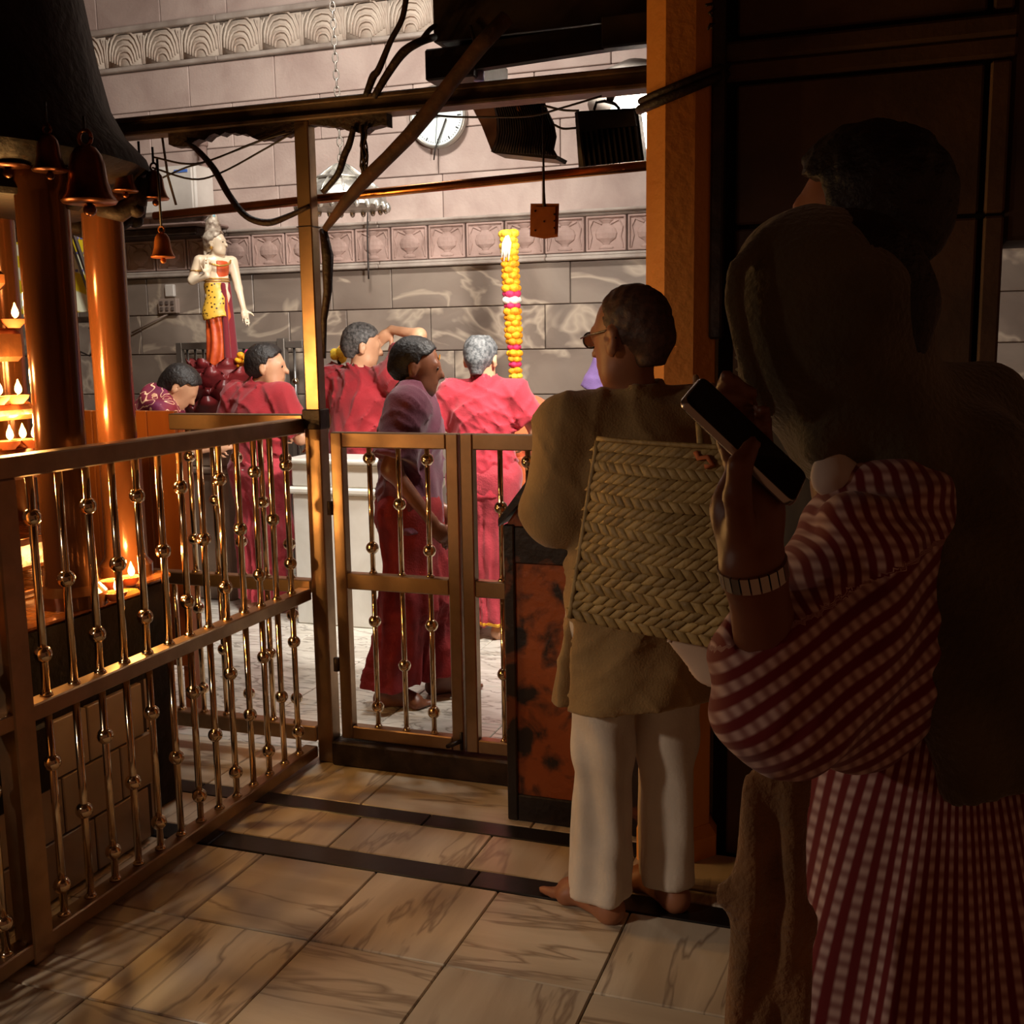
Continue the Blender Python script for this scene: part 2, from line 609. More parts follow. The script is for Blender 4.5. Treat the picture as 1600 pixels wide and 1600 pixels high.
# ---------------------------------------------------------------- smooth solids from distance functions
def surface_net(fn, lo, hi, h):
    lo = np.array(lo, np.float64)-2*h
    hi = np.array(hi, np.float64)+2*h
    B = 6
    n = np.ceil((hi-lo)/h).astype(int)+1
    nb = np.ceil(n/B).astype(int)
    n = nb*B
    bi = np.stack(np.meshgrid(*[np.arange(k) for k in nb], indexing='ij'), -1).reshape(-1, 3)
    cen = lo+(bi*B+(B-1)/2)*h
    dc = fn(cen)
    act = np.abs(dc) < B*h*1.2
    D = np.where(dc < 0, -1.0, 1.0).reshape(nb)
    D = np.repeat(np.repeat(np.repeat(D, B, 0), B, 1), B, 2)
    ab = bi[act]
    loc = np.stack(np.meshgrid(*[np.arange(B)]*3, indexing='ij'), -1).reshape(-1, 3)
    I = (ab[:, None, :]*B+loc[None]).reshape(-1, 3)
    vals = np.empty(len(I))
    for s in range(0, len(I), 400000):
        vals[s:s+400000] = fn(lo+I[s:s+400000]*h)
    D[I[:, 0], I[:, 1], I[:, 2]] = vals
    S = D < 0
    cnt = np.zeros(n-1, np.int8)
    corner = [(i, j, k) for i in (0, 1) for j in (0, 1) for k in (0, 1)]

    def sl(A, o):
        return A[o[0]:n[0]-1+o[0], o[1]:n[1]-1+o[1], o[2]:n[2]-1+o[2]]
    for o in corner:
        cnt += sl(S, o)
    mix = (cnt > 0) & (cnt < 8)
    cid = np.argwhere(mix)
    idx = -np.ones(n-1, np.int64)
    idx[mix] = np.arange(len(cid))
    acc = np.zeros((len(cid), 3))
    num = np.zeros(len(cid))
    for a in corner:
        for ax in range(3):
            if a[ax]:
                continue
            b = list(a)
            b[ax] = 1
            va = D[cid[:, 0]+a[0], cid[:, 1]+a[1], cid[:, 2]+a[2]]
            vb = D[cid[:, 0]+b[0], cid[:, 1]+b[1], cid[:, 2]+b[2]]
            c = (va < 0) != (vb < 0)
            t = np.where(c, va/np.where(np.abs(va-vb) < 1e-12, 1, va-vb), 0)
            p = np.array(a)[None]+np.zeros((len(cid), 3))
            p[:, ax] += t
            acc += np.where(c[:, None], p, 0)
            num += c
    V = lo+(cid+acc/np.maximum(num, 1)[:, None])*h
    Fs = []
    for ax in range(3):
        o1 = [0, 0, 0]
        o1[ax] = 1
        A = S[tuple(slice(0, n[k]-o1[k]) for k in range(3))]
        Bm = S[tuple(slice(o1[k], n[k]) for k in range(3))]
        e = np.argwhere(A != Bm)
        u, v = (ax+1) % 3, (ax+2) % 3
        ok = (e[:, u] > 0) & (e[:, v] > 0) & (e[:, u] < n[u]-1) & (e[:, v] < n[v]-1)
        e = e[ok]
        q = []
        for du, dv in ((-1, -1), (0, -1), (0, 0), (-1, 0)):
            c = e.copy()
            c[:, u] += du
            c[:, v] += dv
            q.append(idx[c[:, 0], c[:, 1], c[:, 2]])
        Q = np.stack(q, -1)
        fl = A[e[:, 0], e[:, 1], e[:, 2]]
        Q[~fl] = Q[~fl][:, ::-1]
        Fs.append(Q[(Q >= 0).all(1)])
    return V, np.concatenate(Fs)


def cap(P, a, b, ra, rb=None, flat=1.0, nrm=None):
    """tapered capsule, optionally flattened along nrm"""
    rb = ra if rb is None else rb
    a, b = np.asarray(a, float), np.asarray(b, float)
    q = P-a
    d = b-a
    L2 = max(d@d, 1e-9)
    if flat != 1.0:
        nv = np.asarray(nrm if nrm is not None else (0, 1, 0), float)
        nv = nv/np.linalg.norm(nv)
        t = np.clip((q@d)/L2, 0, 1)
        w_ = q-t[:, None]*d
        k = w_@nv
        w_ = w_+(k*(1/flat-1))[:, None]*nv
        return (np.linalg.norm(w_, axis=1)-(ra+(rb-ra)*t))*(flat if flat < 1 else 1.0)
    t = np.clip((q@d)/L2, 0, 1)
    return np.linalg.norm(q-t[:, None]*d, axis=1)-(ra+(rb-ra)*t)


def ell(P, c, r, R=None):
    q = P-np.asarray(c, float)
    if R is not None:
        q = q@R
    r = np.asarray(r, float)
    k = q/r
    l0 = np.linalg.norm(k, axis=1)
    l1 = np.linalg.norm(k/r, axis=1)
    return l0*(l0-1)/np.maximum(l1, 1e-6)


def rbox(P, c, h, r=.01, R=None):
    q = P-np.asarray(c, float)
    if R is not None:
        q = q@R
    q = np.abs(q)-(np.asarray(h, float)-r)
    return np.linalg.norm(np.maximum(q, 0), axis=1)+np.minimum(q.max(1), 0)-r


def smin(a, b, k):
    hh = np.maximum(k-np.abs(a-b), 0)/k
    return np.minimum(a, b)-hh*hh*k*.25


def U(ds, k=.03):
    d = ds[0]
    for e in ds[1:]:
        d = smin(d, e, k)
    return d


def rotz(a):
    c, s = math.cos(a), math.sin(a)
    return np.array([[c, -s, 0], [s, c, 0], [0, 0, 1]])


def rotx(a):
    c, s = math.cos(a), math.sin(a)
    return np.array([[1, 0, 0], [0, c, -s], [0, s, c]])


def roty(a):
    c, s = math.cos(a), math.sin(a)
    return np.array([[c, 0, s], [0, 1, 0], [-s, 0, c]])


def wob(P, f, seed=0.0):
    """cheap smooth noise in -1..1"""
    x, y, z = P[:, 0]*f+seed, P[:, 1]*f+seed*1.7, P[:, 2]*f+seed*2.3
    return (np.sin(x*1.3+1.7*np.sin(y*.9+z*.7))+np.sin(y*1.7+1.3*np.sin(z*1.1-x*.6))+np.sin(z*1.5+1.5*np.sin(x*.8+y*1.2)))/3


def creases(P, amp, seed=0.0):
    """ridges of gathered cloth running in a few directions"""
    x, y, z = P[:, 0], P[:, 1], P[:, 2]
    wv = 2.2*wob(P, 6, seed)
    out = 0
    for k, (a, b, c, f) in enumerate(((.75, .3, .65, 34), (-.75, .3, .65, 37), (.95, .3, .12, 27), (.1, .2, 1, 30))):
        r = 1-np.abs(np.sin((a*x+b*y+c*z)*f+wv*(1+.3*k)+seed*k))
        msk = np.clip(.5+1.2*wob(P, 7.5, seed+5+2.1*k), 0, 1)
        out = out-r**3*msk
    return amp*out+amp*.5


class Frame:
    """person-local frame: x right, y forward, z up"""
    def __init__(s, x, y, yaw, z=0.0):
        s.o = np.array([x, y, z], float)
        s.R = rotz(yaw)

    def w(s, P):
        return np.asarray(P, float)@s.R.T+s.o

    def l(s, P):
        return (np.asarray(P, float)-s.o)@s.R


def blob(name, fn, lo, hi, h, material, parent, fr=None, attr=None):
    V, F = surface_net(fn, lo, hi, h)
    at_ = attr(V) if attr is not None else None
    W = fr.w(V) if fr is not None else V
    return mesh_obj(name, W, F, material, parent, True, at_)


# ---------------------------------------------------------------- people
def head_frame(hd):
    return np.array(hd['c'], float), rotz(hd.get('yaw', 0))@rotx(hd.get('pitch', 0)), hd.get('s', 1.0)


def head_sdf(P, hd):
    c, R, s = head_frame(hd)
    q = ((P-c)@R)/s
    d = U([ell(q, (0, -.012, .028), (.076, .097, .086)), ell(q, (0, .022, -.035), (.061, .074, .084)),
           cap(q, (0, .058, -.092), (0, .062, -.098), .026), cap(q, (-.03, .03, -.085), (.03, .03, -.085), .03)], .035)
    d = U([d, cap(q, (0, .092, .006), (0, .112, -.032), .008, .013)], .014)       # nose
    d = U([d, cap(q, (-.035, .082, .018), (.035, .082, .018), .010)], .02)        # brow
    d = U([d, cap(q, (-.02, .086, -.062), (.02, .086, -.062), .008)], .012)       # lips
    for sx in (-1, 1):
        d = np.maximum(d, -(np.linalg.norm(q-np.array([sx*.032, .098, .0]), axis=1)-.016))
        d = U([d, ell(q, (sx*.032, .078, .0), (.014, .012, .011))], .006)
        e = U([ell(q, (sx*.081, -.012, -.012), (.011, .022, .034)), ell(q, (sx*.078, -.008, -.04), (.008, .012, .014))], .01)
        e = np.maximum(e, -(ell(q, (sx*.092, -.006, -.006), (.010, .011, .018))))
        d = U([d, e], .008)
    return d*s


def hair_sdf(P, hd, th=.012, line=.055, low=-.05, bald=None, side=0.0, back=None):
    """cap of hair over the cranium: in front it starts at y=line above the brow"""
    c, R, s = head_frame(hd)
    q = ((P-c)@R)/s
    d = ell(q, (0, -.014, .030), (.076+th, .099+th, .087+th))
    d = d+.0025*wob(q, 130, 2.0)
    d = U([d, cap(q, (0, -.075, -.02), (0, -.062, low), .05, .036)], .03)
    # cut away the face: everything ahead of a sloping hairline, and everything below the ears
    cut = (q[:, 1]-line)-.55*(q[:, 2]-.05)+.006*wob(q, 60, 1)
    d = np.maximum(d, np.where(q[:, 2] < .05, (q[:, 1]-.004-side)-.35*(q[:, 2]+.0), cut))
    d = np.maximum(d, low-.02-q[:, 2]+.5*np.maximum(q[:, 1]+.03, 0))
    for sx in (-1, 1):
        d = np.maximum(d, -(ell(q, (sx*.085, -.01, -.022), (.02, .028, .036))))
    if bald is not None:
        d = np.maximum(d, -(ell(q, bald[0], bald[1])))
    return d*s


def hand_sdf(P, w_, d, n, curl=.5, side=1, s=1.0, spread=.05, thumb=.7):
    """palm, four fingers of different length, thumb; d = pointing direction, n = the way the palm faces"""
    w_, d, n = np.array(w_, float), np.array(d, float), np.array(n, float)
    d /= np.linalg.norm(d)
    n = n-d*(n@d)
    n /= np.linalg.norm(n)
    t = np.cross(d, n)*side
    out = U([cap(P, w_, w_+d*.05*s, .024*s, .030*s, .62, n), cap(P, w_+d*.05*s-t*.022*s, w_+d*.085*s-t*.026*s, .016*s),
             cap(P, w_+d*.05*s, w_+d*.088*s, .017*s), cap(P, w_+d*.05*s+t*.022*s, w_+d*.080*s+t*.026*s, .015*s)], .02*s)
    L = (.040, .046, .043, .034)
    for k in range(4):
        u = -.028+.0187*k
        p = w_+d*(.088-.004*abs(k-1.3))*s+t*u*s
        dr = d+t*(k-1.5)*spread
        dr /= np.linalg.norm(dr)
        rr = (.0092, .0095, .0092, .0082)[k]*s
        for j in range(3):
            a = curl*(j+.5)
            v = dr*math.cos(a)+n*math.sin(a)
            e = p+v*L[k]*s*(1, .68, .55)[j]
            out = smin(out, cap(P, p, e, rr, rr*.92), .006*s)
            p, rr = e, rr*.92
    p = w_+d*.025*s-t*.022*s
    for j, (l_, r_) in enumerate(((.042, .0145), (.034, .0115), (.028, .010))):
        v = d*(.55+.2*j)-t*thumb*(1-.25*j)+n*(.35+.15*j)
        v /= np.linalg.norm(v)
        e = p+v*l_*s
        out = smin(out, cap(P, p, e, r_*s, r_*.85*s), .01*s)
        p = e
    return out


def foot_sdf(P, ank, d, s=1.0):
    """bare foot: heel below the ankle, toes along d (on the ground)"""
    ank, d = np.array(ank, float), np.array(d, float)
    d[2] = 0
    d /= np.linalg.norm(d)
    t = np.cross(d, (0, 0, 1.))
    g = np.array([ank[0], ank[1], 0])
    out = U([cap(P, g-d*.035*s+(0, 0, .034), ank, .034*s, .036*s), cap(P, g-d*.03*s+(0, 0, .03), g+d*.10*s+(0, 0, .028), .030*s, .026*s),
             cap(P, ank+d*.02, g+d*.12*s+(0, 0, .03), .03*s, .022*s), cap(P, g+d*.10*s-t*.026*s+(0, 0, .022), g+d*.12*s+t*.026*s+(0, 0, .020), .020*s)], .03)
    for k in range(5):
        a = g+d*(.135-.006*k)*s+t*(-.030+.0155*k)*s+(0, 0, .017)
        b = a+d*(.042, .034, .032, .028, .022)[k]*s+(0, 0, -.004)
        out = smin(out, cap(P, a, b, .011 if k else .0135, .009 if k else .012), .008)
    return out


def stance(H=1.68, lean=0.0, wide=.09, sh=.185):
    """default joints, person-local; H is the standing height"""
    s = H/1.7
    j = dict(s=s, pelvis=(0, 0, .95*s), waist=(0, lean*.3, 1.08*s), chest=(0, lean*.7, 1.28*s), neck=(0, lean, 1.45*s))
    for n_, x in (('L', -1), ('R', 1)):
        j['sh'+n_] = (x*sh*s, lean*.9, 1.385*s)
        j['el'+n_] = (x*(sh+.05)*s, lean-.02, 1.10*s)
        j['wr'+n_] = (x*(sh+.05)*s, lean+.06, .86*s)
        j['hip'+n_] = (x*wide*s, 0, .90*s)
        j['kn'+n_] = (x*wide*s, .02, .50*s)
        j['an'+n_] = (x*wide*s, -.02, .085*s)
        j['foot'+n_] = (x*.15, 1, 0)
    j['head'] = dict(c=(0, lean+.03, 1.585*s), s=s)
    return j


def body_sdf(P, j, hands=True):
    s = j['s']
    ds = [cap(P, j['pelvis'], j['waist'], .155*s, .135*s, .68), cap(P, j['waist'], j['chest'], .135*s, .165*s, .66),
          cap(P, j['chest'], np.array(j['neck'])-(0, 0, .07*s), .16*s, .08*s, .62)]
    nk = np.array(j['neck'])
    hc = np.array(j['head']['c'])
    ds.append(cap(P, nk-(0, 0, .05), hc+(nk-hc)*.3, .062*s, .052*s))
    for k in 'LR':
        ds += [cap(P, np.array(j['sh'+k])*(.75, 1, 1), j['sh'+k], .062*s, .058*s), cap(P, j['sh'+k], j['el'+k], .052*s, .040*s),
               cap(P, j['el'+k], j['wr'+k], .039*s, .026*s), cap(P, j['hip'+k], j['kn'+k], .085*s, .058*s),
               cap(P, j['kn'+k], j['an'+k], .057*s, .036*s)]
    d = U(ds, .035)
    d = smin(d, head_sdf(P, j['head']), .02)
    for k in 'LR':
        d = smin(d, foot_sdf(P, j['an'+k], j['foot'+k], s*1.12), .02)
        if hands:
            hs = j.get('hand'+k, {})
            fa = np.array(j['wr'+k])-np.array(j['el'+k])
            d = smin(d, hand_sdf(P, j['wr'+k], hs.get('d', fa), hs.get('n', (-1 if k == 'R' else 1, 0, 0)), hs.get('curl', .45),
                                 hs.get('side', 1 if k == 'R' else -1), s*.95), .012)
    return d


def bounds(j, pad=.30):
    pts = np.array([v for k, v in j.items() if k not in ('s', 'head') and not k.startswith(('foot', 'hand'))]+[j['head']['c']])
    lo, hi = pts.min(0)-pad, pts.max(0)+pad
    lo[2] = max(lo[2], -.01)
    return lo, hi


def make_body(j, parent, fr, skin='skin', h=.012):
    lo, hi = bounds(j)
    return blob('body', lambda P: body_sdf(P, j), lo, hi, h, skin, parent, fr)


def make_eyes(j, parent, fr):
    c, R, s = head_frame(j['head'])
    for sx in (-1, 1):
        mb = MB().ball(fr.w(np.array([sx*.032, .0865, .0])*s@R.T+c), .0075*s, 8, 6)
        mb.build('eye', 'eye_dark', parent, True)


def shirt_sdf(P, j, g=.022, hem=.78, sl=.62, neck=.035, fold=.006, seed=0.0, collar=True, flare=.02, slw=1.0):
    """shirt: torso inflated by g down to z=hem, sleeves to the fraction sl of the arm (1 = elbow, 2 = wrist)"""
    s = j['s']
    pel = np.array(j['pelvis'])
    low = np.array([pel[0], pel[1], hem-.05])
    ds = [cap(P, low, j['pelvis'], (.165+flare)*s+g, .16*s+g, .70), cap(P, j['pelvis'], j['waist'], .155*s+g, .142*s+g, .70),
          cap(P, j['waist'], j['chest'], .142*s+g, .165*s+g, .68), cap(P, j['chest'], np.array(j['neck'])-(0, 0, .07*s), .16*s+g, .085*s+g*.6, .64)]
    d = U(ds, .04)
    for k in 'LR':
        sh, el, wr = (np.array(j[n_+k], float) for n_ in ('sh', 'el', 'wr'))
        d = smin(d, cap(P, sh*(.7, 1, 1)+(0, 0, .004), sh, .068*s+g*.5, .060*s+g*.6), .04)
        if sl <= 1:
            e = sh+(el-sh)*sl
            a = cap(P, sh, e+(el-sh)*.3, (.060*s+g*.6)*slw, (.060*s+g*.75)*slw)
            ax = (el-sh)/np.linalg.norm(el-sh)
            a = np.maximum(a, (P-e)@ax)
        else:
            e = el+(wr-el)*(sl-1)
            a = smin(cap(P, sh, el, .060*s+g*.7, (.056*s+g*.75)*slw), cap(P, el, e+(wr-el)*.2, (.056*s+g*.75)*slw, (.046*s+g*.7)*slw), .03)
            ax = (wr-el)/np.linalg.norm(wr-el)
            a = np.maximum(a, np.where((P-el)@ax > 0, (P-e)@ax, -1))
        d = smin(d, a, .03)
    nk, hc = np.array(j['neck'], float), np.array(j['head']['c'], float)
    if collar:
        ax = (hc-nk)/np.linalg.norm(hc-nk)
        cl = cap(P, nk-ax*.02, nk+ax*.03, .086*s, .078*s)
        cl = np.maximum(cl, (P-nk)@ax-neck-.35*(P[:, 1]-nk[1])*-1*.6)
        cl = np.maximum(cl, -(cap(P, nk-ax*.2, nk+ax*.3, .061*s)))
        d = np.minimum(d, cl)
    f1 = np.sin(P[:, 2]*38+P[:, 0]*22*np.sign(P[:, 0])+4*np.sin(P[:, 0]*9+seed)+seed)
    f2 = np.sin(np.arctan2(P[:, 0], P[:, 1])*7+3*np.sin(P[:, 2]*7+seed)+seed*2)
    lowz = np.clip((1.35*s-P[:, 2])/.5, 0, 1)
    d = d+fold*.5*f2*lowz+creases(P, fold*.8, seed)
    return np.maximum(d, hem-P[:, 2]+.006*np.sin(P[:, 0]*12+seed))


def dhoti_sdf(P, j, top, bot, g=.03, fold=.010, seed=0.0, nf=13, split=False, flare=.05):
    s = j['s']
    ds = [cap(P, (*np.array(j['pelvis'])[:2], top), j['pelvis'], .135*s+g, .16*s+g, .72)]
    for k in 'LR':
        hip, kn, an = (np.array(j[n_+k], float) for n_ in ('hip', 'kn', 'an'))
        ds += [cap(P, hip, kn, .10*s+g, .085*s+g), cap(P, kn, an, .085*s+g, .075*s+g+flare)]
    d = U(ds, .10 if not split else .03)
    t = np.clip((top-P[:, 2])/(top-bot), 0, 1)
    an = np.arctan2(P[:, 0]-j['pelvis'][0], P[:, 1]-j['pelvis'][1])
    d = d+fold*t*(np.sin(an*nf+2*np.sin(P[:, 2]*5+seed)+seed)+.5*np.sin(an*nf*1.9+seed*3+P[:, 2]*6))+creases(P, fold*.5, seed)
    d = np.maximum(d, P[:, 2]-top)
    return np.maximum(d, bot-P[:, 2]+.01*np.sin(an*5+seed))


# ================================================================ the setting
def piece(name, mesh, parent, loc):
    return link(name, mesh, parent, Vector(loc)-wloc(parent))


_box_cache = {}


def box_mesh(sx, sy, sz, ch, material):
    k = (round(sx, 3), round(sy, 3), round(sz, 3), ch, material)
    if k not in _box_cache:
        mb = MB().box((-sx/2, -sy/2, -sz/2), (sx/2, sy/2, sz/2), ch)
        me = bpy.data.meshes.new('block')
        me.from_pydata(mb.v, [], mb.f)
        me.materials.append(M(material))
        _box_cache[k] = me
    return _box_cache[k]


# floor: a bed with marble tiles and two black strips laid into it
floor = MB().box((-7.6, .3, -.10), (1.9, 7.1, -.016)).build('floor', 'grout')
tag(floor, 'marble tiled temple floor with two black strips before the gate', kind='structure')


def lay(x0, x1, y0, y1, material, name='floor_tile'):
    g = .004
    me = box_mesh(x1-x0-g, y1-y0-g, .022, .003, material)
    dz = random.uniform(-.0012, .0008) if name == 'floor_tile' else 0
    piece(name, me, floor, ((x0+x1)/2, (y0+y1)/2, -.011+dz))


xs = [-1.425+.388*k for k in range(-4, 8)]
for r, y0 in enumerate((1.165, 1.565, 1.965, 2.365)):
    for k in range(len(xs)-1):
        lay(xs[k], xs[k+1], y0, y0+.40, ('floor_long', 'floor_cross')[(r+k) % 2])
for x0, x1 in ((-2.95, -2.02), (-2.02, -1.13), (-1.13, -.28), (-.28, .6)):
    lay(x0, x1, 2.767, 2.868, 'black_stone', 'black_strip')
    lay(x0-.3, x1-.3, 3.100, 3.192, 'black_stone', 'black_strip')
for k in range(8):
    lay(-3.52+.468*k, -3.052+.468*k, 2.868, 3.100, 'floor_cross')
for k in range(7):
    lay(-3.55+.617*k, -2.933+.617*k, 3.192, 3.60, ('floor_cross', 'floor_long')[k % 2])
for r in range(7):
    for k in range(10):
        lay(-5.0+.5*k, -4.5+.5*k, 3.60+.48*r, 4.08+.48*r, 'floor_white')

# back wall of the shrine: grey marble dado, carved frieze, pink stone courses, scalloped band
wall_back = MB().box((-7.6, 7.0, -.05), (1.9, 7.25, 4.9)).build('wall_back', 'joint')
tag(wall_back, 'stone back wall of the shrine with grey dado and carved bands', kind='structure')


def course(z0, z1, x0, x1, material, wmin, wmax, name, proud=.02):
    x = x0+random.uniform(-.3, 0)
    while x < x1:
        wd = round(random.choice((wmin, (wmin+wmax)/2, wmax)), 3)
        me = box_mesh(wd-.006, proud+.02, z1-z0-.006, .004, material)
        piece(name, me, wall_back, (x+wd/2, 7.0-proud/2+.01+random.uniform(-.002, .002), (z0+z1)/2))
        x += wd


ZG = [.36, .65, .94, 1.228, 1.526, 1.816, 2.09]
for a, b in zip(ZG[:-1], ZG[1:]):
    course(a, b, -7.0, 1.6, 'grey_marble', .46, .82, 'marble_block')
for a, b in ((2.40, 2.69), (2.69, 2.98), (2.98, 3.28), (3.28, 3.565), (3.87, 4.2), (4.2, 4.55)):
    course(a, b, -6.6, -1.0, 'pink_stone', .55, .85, 'stone_block')
for z0, z1, p in ((2.09, 2.115, .07), (2.115, 2.135, .045), (2.365, 2.385, .04), (2.385, 2.405, .065), (3.565, 3.595, .06), (3.83, 3.87, .06)):
    x = -7.0
    while x < (1.6 if z1 < 2.2 else -1.0):
        me = box_mesh(1.196, p+.02, z1-z0, .006, 'mould_stone')
        piece('moulding', me, wall_back, (x+.6, 7.0-p/2+.01, (z0+z1)/2))
        x += 1.2


def vase_panel():
    mb = MB()
    w_, h_ = .262, .222
    mb.box((-w_/2, -.01, -h_/2), (w_/2, .02, h_/2))
    for a, b in (((-w_/2, -h_/2), (-w_/2+.014, h_/2)), ((w_/2-.014, -h_/2), (w_/2, h_/2)), ((-w_/2, h_/2-.014), (w_/2, h_/2)), ((-w_/2, -h_/2), (w_/2, -h_/2+.014))):
        mb.box((a[0], -.024, a[1]), (b[0], -.005, b[1]), .004)
    prof = [(.045, -.095), (.05, -.085), (.02, -.07), (.03, -.055), (.066, -.03), (.074, 0), (.062, .03), (.03, .05), (.022, .062), (.04, .078), (.05, .085), (.012, .095)]
    o = len(mb.v)
    mb.lathe(prof, (0, 0, 0), 14)
    for i in range(o, len(mb.v)):
        x, y, z = mb.v[i]
        mb.v[i] = (x, -.01+y*.28, z)
    for sx in (-1, 1):
        mb.tube([(sx*.03, -.012, .06), (sx*.085, -.014, .085), (sx*.108, -.014, .04), (sx*.095, -.014, -.02), (sx*.112, -.012, -.09)], .006, 6)
    me = bpy.data.meshes.new('carved_panel')
    me.from_pydata(mb.v, [], mb.f)
    me.materials.append(M('frieze_stone'))
    return me


vp = vase_panel()
for k in range(21):
    piece('carved_panel', vp, wall_back, (-6.75+.275*k, 6.985, 2.25))


def scallop():
    mb = MB()
    w_, h_ = .318, .225
    mb.box((-w_/2, -.005, -h_/2), (w_/2, .02, h_/2))
    for i in range(5):
        rx = .050+.021*i
        z0 = -.100+.010*i
        hh = .055+.034*i
        pts = []
        for k in range(9):
            a = PI*k/8
            c = math.cos(a)
            pts.append((rx*math.copysign(abs(c)**.75, c), -.006-.010*math.sin(a), z0+hh*math.sin(a)))
        mb.tube(pts, .0085, 6)
    for sx in (-1, 1):
        mb.tube([(sx*.158, -.006, -.105), (sx*.154, -.012, .0), (sx*.148, -.012, .09)], .007, 6)
        mb.tube([(sx*.154, -.008, .01), (sx*.140, -.014, .06), (sx*.122, -.01, .10)], .006, 6)
    me = bpy.data.meshes.new('scallop_block')
    me.from_pydata(mb.v, [], mb.f)
    me.polygons.foreach_set('use_smooth', np.ones(len(me.polygons), dtype=bool))
    me.materials.append(M('cream_stone'))
    return me


sc = scallop()
for k in range(17):
    piece('scallop_block', sc, wall_back, (-6.7+.325*k, 6.985, 3.712))

# dark side wall beside the pillar, with a doorway at its right
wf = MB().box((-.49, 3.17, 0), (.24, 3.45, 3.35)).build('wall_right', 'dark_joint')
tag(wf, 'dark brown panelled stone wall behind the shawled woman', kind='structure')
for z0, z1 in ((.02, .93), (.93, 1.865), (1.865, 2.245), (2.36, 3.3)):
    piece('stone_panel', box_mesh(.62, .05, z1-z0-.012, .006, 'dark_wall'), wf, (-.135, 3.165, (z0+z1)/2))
    piece('corner_strip', box_mesh(.048, .07, z1-z0-.008, .006, 'dark_wall'), wf, (.213, 3.165, (z0+z1)/2))
piece('stone_panel', box_mesh(.16, .16, 3.3, .004, 'dark_wall'), wf, (-.555, 3.36, 1.66))
for z, p, hh in ((2.275, .07, .05), (2.325, .10, .05)):
    piece('moulding', box_mesh(.74, p, hh, .008, 'dark_wall'), wf, (-.12, 3.17, z))
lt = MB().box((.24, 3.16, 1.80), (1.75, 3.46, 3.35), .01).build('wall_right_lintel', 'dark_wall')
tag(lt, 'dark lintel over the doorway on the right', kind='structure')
ce = MB().box((-4.6, -1.6, 3.35), (1.9, 3.40, 3.45)).build('ceiling', 'dark_wall')
tag(ce, 'dark ceiling over the queue side of the railing', kind='structure')
sill = MB().box((-.56, 2.93, 0), (.28, 3.12, .035), .012).build('door_sill', 'floor_cross')
tag(sill, 'pale worn stone sill at the foot of the dark wall', kind='structure')
pipe = MB().box((-.505, 3.085, 1.56), (-.470, 3.135, 3.3), .006).build('trim_1', 'iron')
tag(pipe, 'black upright strip between the orange pillar and the dark wall', kind='structure')

# octagonal orange pillar
pl = thing('pillar', (-.592, 3.14, 0), 'octagonal orange painted pillar beside the bald man', 'pillar')
mb = MB()
mb.lathe([(.104, 0), (.104, 3.34)], (-.592, 3.14, 0), 8, phase=PI/8+.12)
mb.build('shaft', 'orange_paint', pl)
mb = MB()
mb.lathe([(.128, 0), (.128, .10), (.106, .13)], (-.592, 3.14, 0.0), 8, phase=PI/8+.12)
mb.build('pillar_base', 'orange_paint', pl)
for k, pts in enumerate((((1103, 8), (1112, 6), (1116, 14), (1108, 20), (1114, 26)), ((1106, 46), (1110, 38), (1116, 36), (1112, 44)))):
    MB().tube([at(x, y, 3.030+.0016*(x-1103)) for x, y in pts], .004, 6).build('painted_mark', 'cable', pl, True)
rp = [(-.592+.118*math.cos(a), 3.14+.118*math.sin(a), 2.235-.30*(math.cos(a)*-.35+math.sin(a)*-.3)*.35) for a in np.linspace(0, 2*PI, 25)]
mb = MB()
mb.tube(rp, .013, 7)
mb.tube([(p[0]+.004, p[1]-.004, p[2]+.022) for p in rp], .010, 7)
o = mb.build('rope', 'cable', None, True)
tag(o, 'thick dark rope tied round the top of the orange pillar', 'rope')


# ================================================================ railings
def ball_mesh(r, material):
    mb = MB().ball((0, 0, 0), r, 14, 10)
    me = bpy.data.meshes.new('ball')
    me.from_pydata(mb.v, [], mb.f)
    me.polygons.foreach_set('use_smooth', np.ones(len(me.polygons), dtype=bool))
    me.materials.append(M(material))
    return me


def rod_mesh(r, hgt, material):
    mb = MB().tube([(0, 0, -hgt/2), (0, 0, hgt/2)], r, 12)
    mb.lathe([(r*1.7, 0), (r*1.5, .006), (r, .012)], (0, 0, -hgt/2), 12)
    me = bpy.data.meshes.new('baluster')
    me.from_pydata(mb.v, [], mb.f)
    me.polygons.foreach_set('use_smooth', np.ones(len(me.polygons), dtype=bool))
    me.materials.append(M(material))
    return me


BALL = ball_mesh(.0235, 'steel_tube')
_rods = {}


def baluster(parent, x, y, z0, z1, balls, r=.0105):
    k = (round(z1-z0, 3), r)
    if k not in _rods:
        _rods[k] = rod_mesh(r, z1-z0, 'steel_tube')
    o = piece('baluster', _rods[k], parent, (x, y, (z0+z1)/2))
    for z in balls:
        piece('ball', BALL, o, (x, y, z))


def bar(parent, name, lo, hi, material='steel', ch=.004):
    return MB().box(lo, hi, ch).build(name, material, parent)


